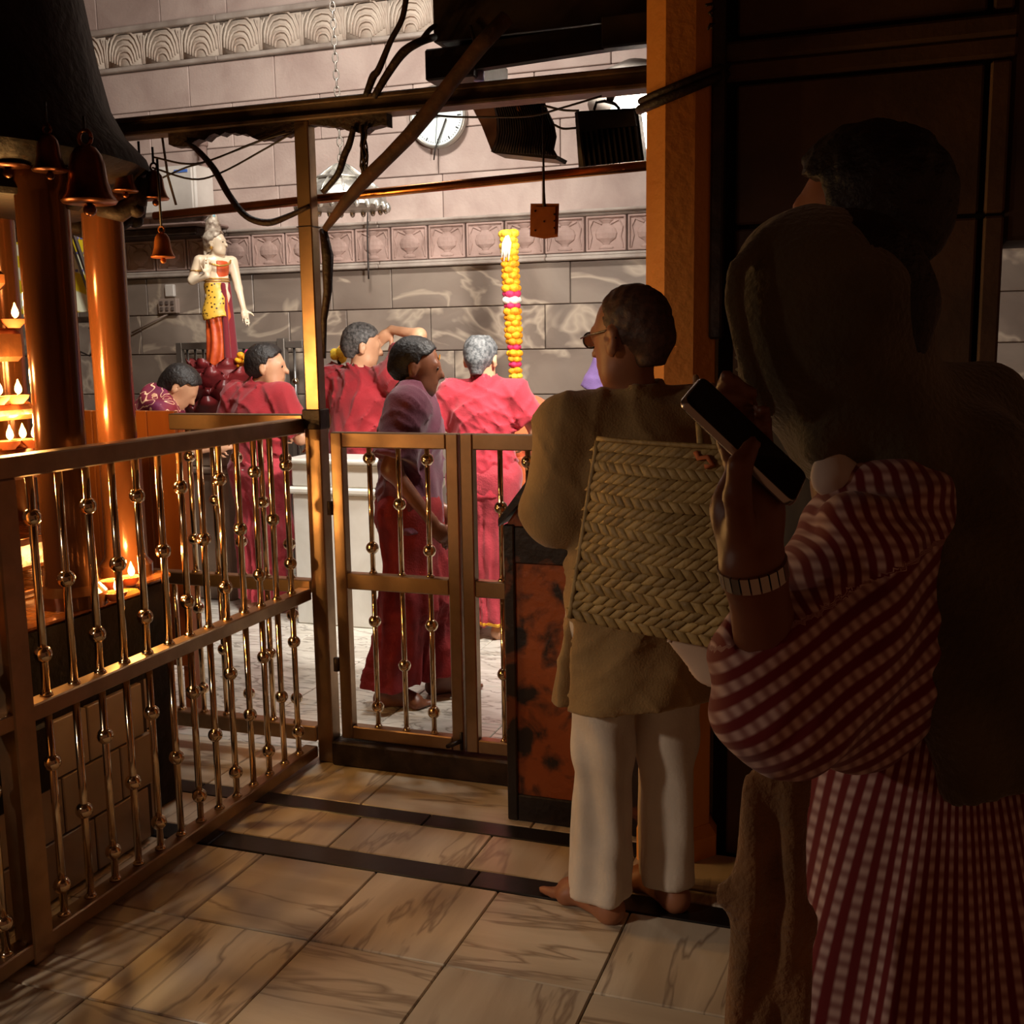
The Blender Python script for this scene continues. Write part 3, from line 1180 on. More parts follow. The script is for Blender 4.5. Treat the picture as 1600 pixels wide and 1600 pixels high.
# side railing along the left (parallel to the view axis of the hall)
FX = -2.06
f1 = thing('side_railing', (FX, 2.7, 0), 'long steel railing on the left, running towards the corner post', 'railing')
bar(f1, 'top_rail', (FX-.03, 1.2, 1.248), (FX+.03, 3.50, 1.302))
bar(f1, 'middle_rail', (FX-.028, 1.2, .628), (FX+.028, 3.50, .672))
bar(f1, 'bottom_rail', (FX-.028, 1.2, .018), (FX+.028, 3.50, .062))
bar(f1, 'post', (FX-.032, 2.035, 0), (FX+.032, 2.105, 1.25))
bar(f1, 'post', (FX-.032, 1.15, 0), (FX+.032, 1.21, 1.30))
for k in range(-7, 13):
    y = 2.180+.1022*k
    if abs(y-2.07) < .06 or y < 1.25 or y > 3.46:
        continue
    e = k % 2
    baluster(f1, FX, y, .672, 1.248, (.96,) if e else (1.14, .782))
    baluster(f1, FX, y, .062, .628, (.314,) if e else (.49, .147))

# corner post that carries the overhead beam
cp = thing('corner_post', (-2.0, 3.53, 0), 'tall square steel post where the railing meets the gate', 'post')
bar(cp, 'lower_tube', (-2.032, 3.498, 0), (-1.968, 3.562, 1.325))
bar(cp, 'upper_tube', (-2.026, 3.504, 1.325), (-1.970, 3.556, 2.335))
bar(cp, 'joint_collar', (-2.037, 3.493, 1.262), (-1.963, 3.567, 1.335), 'iron')
bar(cp, 'weld_seam', (-2.030, 3.500, 1.975), (-1.966, 3.560, 1.979), 'iron', .001)

# railing that carries on behind the corner post to the left
GY = 3.53
f2 = thing('rear_railing', (-2.4, GY, 0), 'short steel railing behind the lamp tower, top rail glowing gold', 'railing')
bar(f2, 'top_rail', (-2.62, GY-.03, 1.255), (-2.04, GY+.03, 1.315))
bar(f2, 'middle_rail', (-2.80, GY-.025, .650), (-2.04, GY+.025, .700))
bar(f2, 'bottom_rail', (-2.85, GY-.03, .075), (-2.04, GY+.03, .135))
bar(f2, 'post', (-2.85, GY-.028, 0), (-2.795, GY+.028, 1.2))
for k in range(7):
    x = -2.135-.105*k
    if x > -2.60:
        baluster(f2, x, GY, .700, 1.255, (.985,) if k % 2 else (1.15, .83))
    baluster(f2, x, GY, .135, .650, (.398,) if k % 2 else (.557, .23))


# two-leaf gate
def leaf(name, x0, x1, label, bars, off):
    g = thing(name, ((x0+x1)/2, GY, .1), label, 'gate', 'gate leaves')
    s_ = .046
    bar(g, 'stile', (x0, GY-.022, .10), (x0+s_, GY+.022, 1.252))
    bar(g, 'stile', (x1-s_, GY-.022, .10), (x1, GY+.022, 1.252))
    bar(g, 'top_rail', (x0+s_, GY-.022, 1.197), (x1-s_, GY+.022, 1.252))
    bar(g, 'middle_rail', (x0+s_, GY-.020, .675), (x1-s_, GY+.020, .735))
    bar(g, 'bottom_rail', (x0+s_, GY-.022, .10), (x1-s_, GY+.022, .150))
    for k, x in enumerate(bars):
        e = (k+off) % 2
        baluster(g, x, GY, .735, 1.197, (.996,) if e else (1.158, .831), .0095)
        baluster(g, x, GY, .150, .675, (.398,) if e else (.557, .230), .0095)
    return g


g1 = leaf('gate_leaf', -1.935, -1.438, 'left leaf of the low steel gate, next to the corner post', (-1.79, -1.675, -1.563), 0)
g2 = leaf('gate_leaf', -1.430, -.80, 'right leaf of the low steel gate, half hidden by the rusty box', (-1.289, -1.188, -1.087, -.986, -.885), 1)
for z in (.36, .95):
    MB().lathe([(.012, 0), (.012, .05)], (-1.945, GY-.02, z), 8).build('hinge', 'iron', g1, True)
bolt = MB()
bolt.tube([(-1.50, GY-.03, .118), (-1.47, GY-.05, .135), (-1.445, GY-.03, .145)], .008, 8)
bolt.tube([(-1.445, GY-.028, .11), (-1.445, GY-.028, .175)], .007, 8)
bolt.build('latch', 'black_metal', g1, True)
th = MB().box((-1.965, GY-.05, 0), (-.70, GY+.05, .092), .006).build('gate_threshold', 'iron')
tag(th, 'dark iron threshold beam under the steel gate', 'threshold')
kb = MB().box((-2.10, GY+.08, 0), (-.70, GY+.16, .03), .006).build('trim_2', 'black_stone')
tag(kb, 'low black stone kerb just inside the gate', kind='structure')

# overhead beam and copper pipe
bm = thing('overhead_beam', (-1.7, GY, 2.27), 'weathered channel beam running over the gate to the pillar', 'beam')
MB().box((-3.3, GY-.035, 2.385), (-.66, GY+.05, 2.403), .004).build('upper_flange', 'beam_paint', bm)
MB().box((-3.3, GY-.015, 2.35), (-.66, GY+.012, 2.386)).build('web', 'beam_paint', bm)
MB().box((-3.3, GY-.040, 2.335), (-.66, GY+.05, 2.352), .004).build('lower_flange', 'beam_paint', bm)
mb = MB()
random.seed(3)
x = -2.55
pts_t, pts_b = [], []
while x < -1.66:
    pts_t.append((x, GY-.02, 2.337))
    d_ = .034+.018*math.sin(x*17)+random.uniform(-.008, .008)
    if -2.03 < x < -1.97:
        d_ = .02
    pts_b.append((x, GY-.02, 2.337-max(d_, .006)))
    x += .022
mb.prism(pts_t+pts_b[::-1], (0, .045, 0))
mb.build('tar_drips', 'cable', bm)
cpipe = thing('copper_pipe', (-1.7, GY+.10, 2.05), 'thin copper coloured pipe crossing below the overhead beam', 'pipe')
MB().tube([(-2.72, GY+.10, 2.063), (-1.6, GY+.10, 2.10), (-.63, GY+.10, 2.128)], .0165, 12).build('tube', 'copper', cpipe, True)
for x_ in (-2.62, -2.03, -.72):
    MB().tube([(x_, GY+.10, 2.10), (x_, GY+.06, 2.20), (x_, GY+.04, 2.34)], .005, 6).build('hanger', 'iron', cpipe, True)

# ================================================================ lamp tower on the left
TC = np.array([-2.86, 2.60])
tw = thing('lamp_tower', (TC[0], TC[1], 0), 'soot blackened stone lamp tower with columns and a spire roof', 'shrine')
MB().box((-3.6, 1.5, 0), (-2.235, 2.78, .52)).build('plinth', 'grout', tw)
random.seed(5)
for r in range(3):
    z0 = .01+.172*r
    y = 1.5-(.12 if r % 2 else 0)
    while y < 2.78:
        y1 = min(y+.25, 2.78)
        ya = max(y, 1.5)
        if y1-ya > .03:
            piece('plinth_tile', box_mesh(.02, y1-ya-.006, .166, .003, 'white_tile'), tw, (-2.228, (ya+y1)/2, z0+.083))
        y = y1
for k in range(5):
    for r in range(3):
        piece('plinth_tile', box_mesh(.25-.006, .02, .166, .003, 'white_tile'), tw, (-2.36-.25*k, 2.787, .093+.172*r))
MB().box((-2.34, 2.10, .33), (-2.212, 2.36, .53), .01).build('soot_patch', 'soot_stone', tw)
# dark stone basin and ledge
mb = MB()
mb.prism([(-2.235, 1.5, .52), (-2.225, 1.5, .56), (-2.228, 1.5, .788), (-3.6, 1.5, .788), (-3.6, 1.5, .52)], (0, 1.30, 0))
mb.build('basin', 'soot_stone', tw)
MB().box((-3.5, 2.78, .0), (-2.335, 3.06, .785), .012).build('rear_block', 'soot_stone', tw)
MB().box((-3.5, 1.5, .785), (-2.232, 2.80, .812), .01).build('ledge', 'oil_top', tw)
MB().box((-3.5, 2.80, .785), (-2.315, 3.065, .812), .01).build('ledge', 'oil_top', tw)


def ring(name, z0, z1, r, material, n=8, ch=.015):
    mb = MB().lathe([(r-ch, z0), (r, z0+ch), (r, z1-ch), (r-ch, z1)], (*TC, 0), n, phase=PI/8)
    return mb.build(name, material, tw)


def ztop(py, px=30, t=3.05):
    return float(dep(px, py, t)[2])


zC, zCb = ztop(510), ztop(566)
zB, zBb = ztop(640), ztop(666)
zA, zAb = ztop(716), ztop(768)
ring('core', .81, 2.06, .13, 'oiled_stone', 8)
for z0, z1, r in ((zCb, zC, .325), (zBb, zB, .355), (zAb, zA, .385), (ztop(925), ztop(872), .40), (.81, ztop(960), .42), (ztop(440), ztop(408), .29)):
    if z1 > z0:
        ring('tier', z0, z1, r, 'oiled_stone')
        MB().lathe([(r-.02, z1), (r-.02, z1+.003)], (*TC, 0), 8, phase=PI/8).build('oil_film', 'oil_top', tw)
for cx, cy, r in ((-2.292, 2.560, .073), (-2.422, 2.965, .064), (-2.83, 2.935, .062), (-3.32, 2.25, .075)):
    mb = MB().lathe([(r*1.35, .81), (r*1.35, .85), (r*1.05, .875), (r, .92), (r*.96, 1.45), (r, 1.99), (r*1.25, 2.02), (r*1.3, 2.06)], (cx, cy, 0), 20)
    auto_smooth(mb.build('column', 'column_stone', tw))
# canopy: spire with flaring eave and a ring of brackets
mb = MB().lathe([(.60, 2.05), (.70, 2.07), (.735, 2.10), (.72, 2.14), (.665, 2.20), (.625, 2.28), (.595, 2.42), (.565, 2.62), (.53, 2.85), (.46, 3.10), (.34, 3.3)], (*TC, 0), 24)
auto_smooth(mb.build('spire', 'soot_stone', tw), 50)
ring('lintel_ring', 1.985, 2.06, .58, 'soot_stone', 12)
for k in range(14):
    a = 2*PI*k/14
    d_ = np.array([math.cos(a), math.sin(a)])
    p = TC+d_*.68
    mb = MB()
    mb.tube([(*(TC+d_*.58), 1.99), (*(TC+d_*.64), 1.975), (*(TC+d_*.70), 2.01), (*(TC+d_*.715), 2.075)], [.03, .032, .028, .022], 7)
    mb.ball((*(TC+d_*.69), 1.985), .027, 8, 6)
    mb.build('bracket', 'soot_stone', tw, True)


def bell(px, py, t, hgt, label, material='bell_bronze', cord=.12, grp='bells under the tower roof'):
    """py is the rim"""
    p = dep(px, py, t)
    b = thing('temple_bell', p, label, 'bell', grp)
    s = hgt/.16
    prof = [(.058, 0), (.062, .006), (.052, .02), (.043, .05), (.039, .085), (.034, .105), (.022, .122), (.008, .128)]
    mb = MB().lathe([(r*s, z*s) for r, z in prof], p, 20)
    auto_smooth(mb.build('bell_body', material, b), 60)
    mb = MB()
    for k in range(13):
        pass
    an = np.linspace(0, 2*PI, 13)
    mb.tube([(p[0]+.017*s*math.cos(a), p[1], p[2]+(.143+.017*math.sin(a))*s) for a in an], .005*s, 6)
    mb.build('loop', material, b, True)
    MB().tube([(p[0], p[1], p[2]+.03*s), (p[0], p[1], p[2]-.012*s)], .004*s, 6).ball((p[0], p[1], p[2]-.014*s), .015*s, 10, 8).build('clapper', material, b, True)
    if cord:
        MB().tube([(p[0], p[1], p[2]+.156*s), (p[0], p[1], p[2]+.156*s+cord)], .004, 6).build('cord', 'wire', b, True)
    return b


bell(12, 262, 2.95, .15, 'dark bronze bell at the far left edge under the tower roof', 'bell_bronze', .05)
bell(78, 268, 2.90, .12, 'small dark bell in front of the thick lamp tower column', 'bell_bronze', .06)
bell(140, 318, 2.95, .19, 'largest dark bell, hanging between the two right columns', 'bell_bronze', .04)
bell(196, 300, 3.30, .10, 'dark bell right of the shiny column, nearest to it', 'bell_bronze', .05)
bell(222, 312, 3.45, .13, 'middle bell of the cluster at the right end of the tower roof', 'bell_bronze', .05)
bell(243, 312, 3.40, .11, 'outermost bell of the cluster at the right tip of the tower roof', 'bell_bronze', .05)
bell(255, 403, 3.36, .095, 'small bronze bell hanging alone on a wire below the tower roof', 'copper_plate', .20)


# clay lamps
def diya(px, t, z, label, lit=1.0, r=.036, flame='wick_flame'):
    """px: column, t: distance from the camera; stands on a surface of height z"""
    py = 800.0
    for _ in range(3):
        py += (dep(px, py, t)[2]-z)/t*FPX/UV[2]
    p = dep(px, py, t)
    b = thing('clay_lamp', p, label, 'lamp', 'burning clay lamps')
    mb = MB().lathe([(r*.5, 0), (r*.55, .003), (r*.9, .016), (r, .026), (r*.92, .026), (r*.55, .012), (.001, .010)], p, 16)
    auto_smooth(mb.build('bowl', 'clay', b), 50)
    MB().lathe([(r*.85, .019), (r*.85, .021)], p, 14).build('oil', 'oil_top', b)
    MB().tube([(p[0], p[1], p[2]+.018), (p[0]+.012, p[1]-.004, p[2]+.031)], .0025, 6).build('wick', 'petal_white', b)
    if lit:
        c = (p[0]+.012, p[1]-.004, p[2]+.03)
        mb = MB().lathe([(.003, 0), (.009, .006), (.011, .014), (.009, .024), (.0045, .034), (.0008, .045)], c, 12)
        mb.build('flame', flame, b, True)
        L = bpy.data.lights.new('flame_light', 'POINT')
        L.energy = 4.6*lit
        L.color = (1, .53, .16)
        L.shadow_soft_size = .02
        lo = bpy.data.objects.new('flame_light', L)
        C.objects.link(lo)
        lo.parent = b
        lo.location = (.012, -.004, .083)
    return b


diya(22, 3.34, zC+.003, 'burning clay lamp on the highest visible tier of the tower', lit=1.1)
diya(27, 3.34, zB+.003, 'burning clay lamp on the second tier of the tower', lit=1.3)
diya(-3, 3.28, zB+.003, 'burning clay lamp cut off by the left edge of the picture', lit=.8)
diya(14, 3.30, zA+.003, 'first flame from the left in the row behind the top rail', lit=.7)
diya(34, 3.36, zA+.003, 'second flame from the left in the row behind the top rail', lit=.7)
diya(53, 3.34, zA+.003, 'third flame from the left in the row behind the top rail', lit=.7)
diya(74, 3.42, zA+.003, 'fourth flame, nearest the dark column, behind the top rail', lit=.7)
diya(203, 3.50, .815, 'burning clay lamp alone on the oily ledge behind the railing', lit=2.2)
diya(176, 3.45, .815, 'small clay bowl just left of the lone lamp on the ledge', lit=0)
diya(181, 3.28, .815, 'low clay lamp at the front edge of the oily ledge', lit=.6)
diya(-78, 3.10, zA+.003, 'added burning clay lamp on the lower near side of the tower, out of view', lit=1.6)  # unseen lamp, added to bring warm light to the shawled woman
diya(-92, 3.12, zB+.003, 'added burning clay lamp on the upper near side of the tower, out of view', lit=1.6)  # also added out of view, more warm light on her hood


# ================================================================ patterned materials
def spots(name, base, spot, scale, size, rough=.4):
    m = mat(name, base, rough)
    nt = m.node_tree
    tc = [n for n in nt.nodes if n.bl_idname == 'ShaderNodeTexCoord'][0]
    v = N(nt, 'ShaderNodeTexVoronoi')
    v.inputs['Scale'].default_value = scale
    nt.links.new(tc.outputs['Object'], v.inputs['Vector'])
    rp = N(nt, 'ShaderNodeValToRGB')
    rp.color_ramp.elements[0].position = size
    rp.color_ramp.elements[0].color = spot
    rp.color_ramp.elements[1].position = size+.05
    rp.color_ramp.elements[1].color = base
    nt.links.new(v.outputs['Distance'], rp.inputs['Fac'])
    nt.links.new(rp.outputs[0], nt.nodes['Principled BSDF'].inputs['Base Color'])


spots('tiger_skin', srgb(226, 176, 62), srgb(60, 38, 20), 42, .26)


def sari(name):
    m = mat(name, srgb(120, 24, 40), .7, 0, srgb(96, 20, 60), 6, 3)
    nt = m.node_tree
    b = nt.nodes['Principled BSDF']
    src = b.inputs['Base Color'].links[0].from_socket
    tc = [n for n in nt.nodes if n.bl_idname == 'ShaderNodeTexCoord'][0]
    nz = N(nt, 'ShaderNodeTexNoise')
    nz.inputs['Scale'].default_value = 9
    nz.inputs['Detail'].default_value = 1
    nz.inputs['Distortion'].default_value = .8
    nt.links.new(tc.outputs['Object'], nz.inputs['Vector'])
    mu = N(nt, 'ShaderNodeMath', operation='MULTIPLY')
    mu.inputs[1].default_value = 34
    nt.links.new(nz.outputs['Fac'], mu.inputs[0])
    si = N(nt, 'ShaderNodeMath', operation='SINE')
    nt.links.new(mu.outputs[0], si.inputs[0])
    mr = N(nt, 'ShaderNodeMapRange')
    mr.inputs['From Min'].default_value = .86
    mr.inputs['From Max'].default_value = .95
    nt.links.new(si.outputs[0], mr.inputs['Value'])
    mx = N(nt, 'ShaderNodeMix', data_type='RGBA')
    nt.links.new(mr.outputs[0], mx.inputs['Factor'])
    nt.links.new(src, mx.inputs['A'])
    mx.inputs['B'].default_value = srgb(236, 190, 150)
    nt.links.new(mx.outputs['Result'], b.inputs['Base Color'])


sari('sari_print')


def banner_mat(name):
    m = mat(name, srgb(240, 240, 220), .5)
    nt = m.node_tree
    b = nt.nodes['Principled BSDF']
    tc = [n for n in nt.nodes if n.bl_idname == 'ShaderNodeTexCoord'][0]
    sp = N(nt, 'ShaderNodeSeparateXYZ')
    nt.links.new(tc.outputs['Object'], sp.inputs[0])
    add = N(nt, 'ShaderNodeMath', operation='ADD')
    add.inputs[1].default_value = .9
    nt.links.new(sp.outputs['X'], add.inputs[0])
    z = N(nt, 'ShaderNodeMath', operation='SUBTRACT')
    z.inputs[1].default_value = .62
    nt.links.new(sp.outputs['Z'], z.inputs[0])
    at_ = N(nt, 'ShaderNodeMath', operation='ARCTAN2')
    nt.links.new(z.outputs[0], at_.inputs[0])
    nt.links.new(add.outputs[0], at_.inputs[1])
    mu = N(nt, 'ShaderNodeMath', operation='MULTIPLY')
    mu.inputs[1].default_value = 36
    nt.links.new(at_.outputs[0], mu.inputs[0])
    si = N(nt, 'ShaderNodeMath', operation='SINE')
    nt.links.new(mu.outputs[0], si.inputs[0])
    mr = N(nt, 'ShaderNodeMapRange')
    mr.inputs['From Min'].default_value = -.15
    mr.inputs['From Max'].default_value = .15
    nt.links.new(si.outputs[0], mr.inputs['Value'])
    mx = N(nt, 'ShaderNodeMix', data_type='RGBA')
    nt.links.new(mr.outputs[0], mx.inputs['Factor'])
    mx.inputs['A'].default_value = srgb(244, 244, 214)
    mx.inputs['B'].default_value = srgb(236, 208, 40)
    nt.links.new(mx.outputs['Result'], b.inputs['Base Color'])


banner_mat('banner_rays')

# ================================================================ things near the gate
# painted collection box with a sloping top
bx0, bx1, by0, by1 = -1.172, -.72, 3.225, 3.45
dbx = thing('collection_box', ((bx0+bx1)/2, (by0+by1)/2, 0), 'rusty orange painted box with a sloping top, left of the bald man', 'box')
mb = MB()
mb.prism([(bx0+.012, by0+.012, .05), (bx0+.012, by0+.012, .995), (-1.07, by0+.012, 1.118), (bx1-.012, by0+.012, 1.118), (bx1-.012, by0+.012, .05)], (0, by1-by0-.02, 0))
mb.build('body', 'rust_paint', dbx)
for nm, lo, hi in (('corner_iron', (bx0, by0, 0), (bx0+.035, by0+.03, .99)), ('corner_iron', (bx1-.035, by0, 0), (bx1, by0+.03, 1.1)),
                   ('base_strip', (bx0+.035, by0+.002, .0), (bx1-.035, by0+.03, .09)), ('middle_strip', (bx0+.035, by0+.004, .865), (bx1-.035, by0+.03, .985))):
    MB().box(lo, hi, .004).build(nm, 'rust_dark', dbx)
mb = MB()
mb.prism([(bx0-.012, by0-.012, .985), (bx0-.012, by0-.012, 1.008), (-1.078, by0-.012, 1.145), (-1.06, by0-.012, 1.12)], (0, by1-by0+.03, 0))
mb.build('sloping_lid', 'rust_dark', dbx)
MB().box((-1.078, by0-.012, 1.115), (bx1+.01, by1+.02, 1.142), .005).build('flat_lid', 'rust_dark', dbx)

# orange wooden board behind the tower, and the block beside it
wb = thing('wooden_board', at(205, 860, 3.72), 'upright orange wooden board behind the shiny lamp tower column', 'board')
lo, hi = at(120, 850, 3.72), at(275, 642, 3.72)
wd = (hi[0]-lo[0])/4
for k in range(4):
    MB().box((lo[0]+wd*k, 3.71, .25), (lo[0]+wd*(k+1)-.004, 3.735, hi[2]), .003).build('plank', 'orange_wood', wb)
MB().box((lo[0], 3.735, .0), (lo[0]+.05, 3.78, hi[2]-.02)).build('stand', 'orange_wood', wb)
MB().box((hi[0]-.05, 3.735, .0), (hi[0], 3.78, hi[2]-.02)).build('stand', 'orange_wood', wb)


def counter(name, x0, x1, y0, y1, z, material, label):
    c = thing(name, ((x0+x1)/2, (y0+y1)/2, 0), label, 'counter')
    MB().box((x0+.02, y0+.02, 0), (x1-.02, y1, z-.20), .01).build('lower_block', material, c)
    MB().box((x0, y0, z-.20), (x1, y1, z-.16), .012).build('moulding', material, c)
    MB().box((x0+.02, y0+.02, z-.16), (x1-.02, y1, z-.03), .01).build('upper_block', material, c)
    MB().box((x0-.01, y0-.01, z-.03), (x1+.01, y1, z), .01).build('top_slab', material, c)
    return c


counter('marble_counter', -3.22, -2.42, 5.32, 5.62, .95, 'white_marble', 'white marble counter seen through the left leaf of the gate')
counter('stone_counter', -4.18, -3.86, 5.70, 5.86, 1.0, 'brown_stone', 'brown stone block beside the red shirted man with a belt')
counter('marble_counter', -2.30, -.9, 6.40, 6.75, 1.0, 'white_marble', 'white marble counter right of the man in the rose polo shirt')
# brass bowl lamp on the right counter
p = at(862, 690, 6.45)
bl = thing('glass_lamp', (p[0], 6.45, 1.0), 'glass bowl lamp with one bright flame on the far right counter', 'lamp')
zt = float(at(862, 641, 6.45)[2])
auto_smooth(MB().lathe([(.05, 0), (.055, .01), (.015, .03), (.012, zt-1.08), (.03, zt-1.06)], (p[0], 6.45, 1.0), 16).build('stand', 'brass_dark', bl))
MB().lathe([(.03, zt-.065), (.06, zt-.045), (.075, zt), (.072, zt), (.055, zt-.04)], (p[0], 6.45, 0), 18).build('bowl', 'silver', bl, True)
MB().lathe([(.078, zt), (.078, zt+.006)], (p[0], 6.45, 0), 18).build('rim', 'brass_dark', bl)
MB().lathe([(.004, 0), (.014, .012), (.017, .026), (.012, .045), (.001, .075)], (p[0], 6.45, zt-.005), 10).build('flame', 'far_flame', bl, True)
# small carved wooden stool behind rose shirt
p = at(838, 655, 6.8)
ws = thing('wooden_stand', (p[0], 6.8, 0), 'small wooden stand behind the orange clad worshipper', 'stand')
MB().box((p[0]-.06, 6.76, 0), (p[0]+.03, 6.84, p[2]+.10), .006).build('upright', 'orange_wood', ws)
MB().box((p[0]-.08, 6.74, p[2]+.10), (p[0]+.05, 6.86, p[2]+.125), .006).build('cap', 'orange_wood', ws)

# ================================================================ statue on its lotus
SY = 6.25
sp_ = at(350, 640, SY)
SX = float(sp_[0])
zfoot = float(at(348, 572, SY)[2])
pxm = float(at(449, 500, SY)[0]-at(349, 500, SY)[0])/100      # metres per pixel there
lt_ = thing('lotus_pedestal', (SX, SY, 0), 'dark red stone lotus pedestal under the statue', 'pedestal')
auto_smooth(MB().lathe([(.34, 0), (.34, .5), (.26, .6), (.22, .9), (.26, 1.0), (.24, zfoot-.02), (.16, zfoot)], (SX, SY, 0), 24).build('core', 'lotus_red', lt_), 40)


def petal_mesh(L, W):
    nu, nv = 7, 7
    V, F = [], []
    for i in range(nu):
        t = i/(nu-1)
        wd_ = W*math.sin(PI*min(.06+t*.90, 1))**.7
        for k in range(nv):
            u = -1+2*k/(nv-1)
            V.append((u*wd_, -L*t*.75-.02*math.sin(PI*t), L*(.42*t*t)-.06*(1-u*u)*math.sin(PI*t)+.02))
    for i in range(nu-1):
        for k in range(nv-1):
            a = i*nv+k
            F.append((a, a+nv, a+nv+1, a+1))
    n0 = len(V)
    V += [(x*.96, y*.97+.004, z-.03*math.sin(PI*min(.1+i//nv*.13, .95))-.006) for i, (x, y, z) in enumerate(V)]
    F += [tuple(i+n0 for i in f[::-1]) for f in F[:]]
    ed = [k for k in range(nv)]+[i*nv+nv-1 for i in range(1, nu)]+[(nu-1)*nv+k for k in range(nv-2, -1, -1)]+[i*nv for i in range(nu-2, 0, -1)]
    for a, b in zip(ed, ed[1:]+ed[:1]):
        F.append((a, b, b+n0, a+n0))
    me = bpy.data.meshes.new('petal')
    me.from_pydata(V, [], F)
    me.polygons.foreach_set('use_smooth', np.ones(len(me.polygons), dtype=bool))
    me.materials.append(M('lotus_red'))
    return me


for tier, (n_, r0, z0, L, W) in enumerate(((8, .08, zfoot-.05, .20, .085), (9, .10, zfoot-.13, .26, .10), (10, .12, zfoot-.23, .30, .11), (10, .13, zfoot-.34, .33, .12))):
    pm = petal_mesh(L, W)
    for k in range(n_):
        a = 2*PI*(k+.5*(tier % 2))/n_
        o = piece('petal', pm, lt_, (SX+r0*math.sin(a), SY-r0*math.cos(a), z0))
        o.rotation_euler = (0, 0, a)

st = thing('statue', (SX, SY, zfoot), 'painted standing deity statue in tiger skin and orange cloth on the lotus', 'statue')
SH = 210*pxm            # statue height
sfr = Frame(SX, SY, math.radians(-128), zfoot)
s = SH/1.80
# joints in statue-local coordinates (faces right in the photograph)
hdS = dict(c=(0, .02, SH*.79), s=s*1.22, yaw=math.radians(46))


def st_body(P):
    d = U([cap(P, (0, 0, .45*SH), (0, 0, .53*SH), .135*s, .12*s, .72), cap(P, (0, 0, .53*SH), (0, 0, .64*SH), .12*s, .15*s, .7),
           cap(P, (-.17*s, 0, .675*SH), (.17*s, 0, .675*SH), .062*s), cap(P, (0, 0, .68*SH), (0, .01, .76*SH), .058*s, .05*s)], .05*s)
    # right arm bent with the raised palm, left arm hanging
    d = smin(d, cap(P, (.20*s, 0, .675*SH), (.28*s, -.04*s, .55*SH), .060*s, .050*s), .03*s)
    d = smin(d, cap(P, (.28*s, -.04*s, .55*SH), (.16*s, .16*s, .575*SH), .050*s, .034*s), .02*s)
    d = smin(d, hand_sdf(P, (.16*s, .16*s, .575*SH), (-.05, .1, 1), (0, 1, .1), .08, 1, s*1.15), .012*s)
    d = smin(d, cap(P, (-.20*s, 0, .675*SH), (-.24*s, .04*s, .50*SH), .060*s, .048*s), .03*s)
    d = smin(d, cap(P, (-.24*s, .04*s, .50*SH), (-.25*s, .15*s, .37*SH), .046*s, .032*s), .02*s)
    d = smin(d, hand_sdf(P, (-.25*s, .15*s, .37*SH), (-.08, .2, -1), (0, 1, .3), .15, 1, s*1.15), .012*s)
    d = smin(d, U([cap(P, (-.07*s, 0, .45*SH), (-.07*s, 0, .05*SH), .08*s, .05*s), cap(P, (.07*s, 0, .45*SH), (.07*s, 0, .05*SH), .08*s, .05*s)], .02), .04*s)
    return smin(d, head_sdf(P, hdS), .02*s)


blob('body', st_body, (-.48*s, -.35*s, 0), (.48*s, .45*s, SH*.93), .0085, 'statue_skin', st, sfr)
blob('tiger_skirt', lambda P: np.maximum(np.maximum(cap(P, (0, 0, .56*SH), (0, .02, .30*SH), .135*s, .20*s, .8)+.006*np.sin(P[:, 2]*40+P[:, 0]*30), .29*SH-P[:, 2]+.03*np.cos(P[:, 0]*14)),
                                    np.maximum(P[:, 2]-.535*SH, -.03*s-P[:, 0])), (-.3*s, -.3*s, .2*SH), (.3*s, .3*s, .6*SH), .008, 'tiger_skin', st, sfr)
blob('robe', lambda P: np.maximum(np.maximum(cap(P, (0, 0, .54*SH), (0, 0, .02*SH), .125*s, .165*s, .85)+.010*s*np.sin(np.arctan2(P[:, 0], P[:, 1])*9+3*np.sin(P[:, 2]*9)), P[:, 2]-.50*SH), .0-P[:, 2]),
     (-.3*s, -.3*s, 0), (.3*s, .3*s, .55*SH), .008, 'statue_orange', st, sfr)
blob('sash', lambda P: np.maximum(U([cap(P, (-.03*s, .12*s, .52*SH), (-.03*s, .16*s, .03*SH), .03*s, .04*s), cap(P, (-.10*s, .0, .52*SH), (-.11*s, .02, .03*SH), .06*s, .09*s)], .03), -P[:, 2]),
     (-.3*s, -.2*s, 0), (.2*s, .35*s, .56*SH), .008, 'hammer_red', st, sfr)
blob('blouse', lambda P: np.maximum(np.maximum(cap(P, (0, 0, .57*SH), (0, 0, .645*SH), .13*s, .158*s, .74), P[:, 2]-.675*SH), np.maximum(.56*SH-P[:, 2], P[:, 0]-.03*s)),
     (-.3*s, -.3*s, .5*SH), (.3*s, .3*s, .7*SH), .008, 'statue_orange', st, sfr)
blob('hair', lambda P: U([hair_sdf(P, hdS, .014, .05, -.07), cap(P, (0, -.04*s, SH*.865), (0, -.035*s, SH*.905), .098*s, .085*s)+.004*wob(P, 90),
                          cap(P, (0, -.03*s, SH*.93), (0, -.025*s, SH*.955), .062*s, .050*s), cap(P, (-.07*s, -.08*s, SH*.80), (-.10*s, -.06*s, SH*.71), .04*s, .025*s),
                          cap(P, (.07*s, -.08*s, SH*.80), (.10*s, -.06*s, SH*.71), .04*s, .025*s)], .02*s), (-.25*s, -.25*s, .66*SH), (.25*s, .25*s, SH), .0075, 'statue_hair', st, sfr)
blob('crown_tip', lambda P: cap(P, (0, -.01*s, SH*.955), (0, -.005*s, SH*.99), .038*s, .018*s), (-.1, -.1, SH*.9), (.1, .1, SH*1.01), .007, 'statue_blue', st, sfr)
mb = MB()
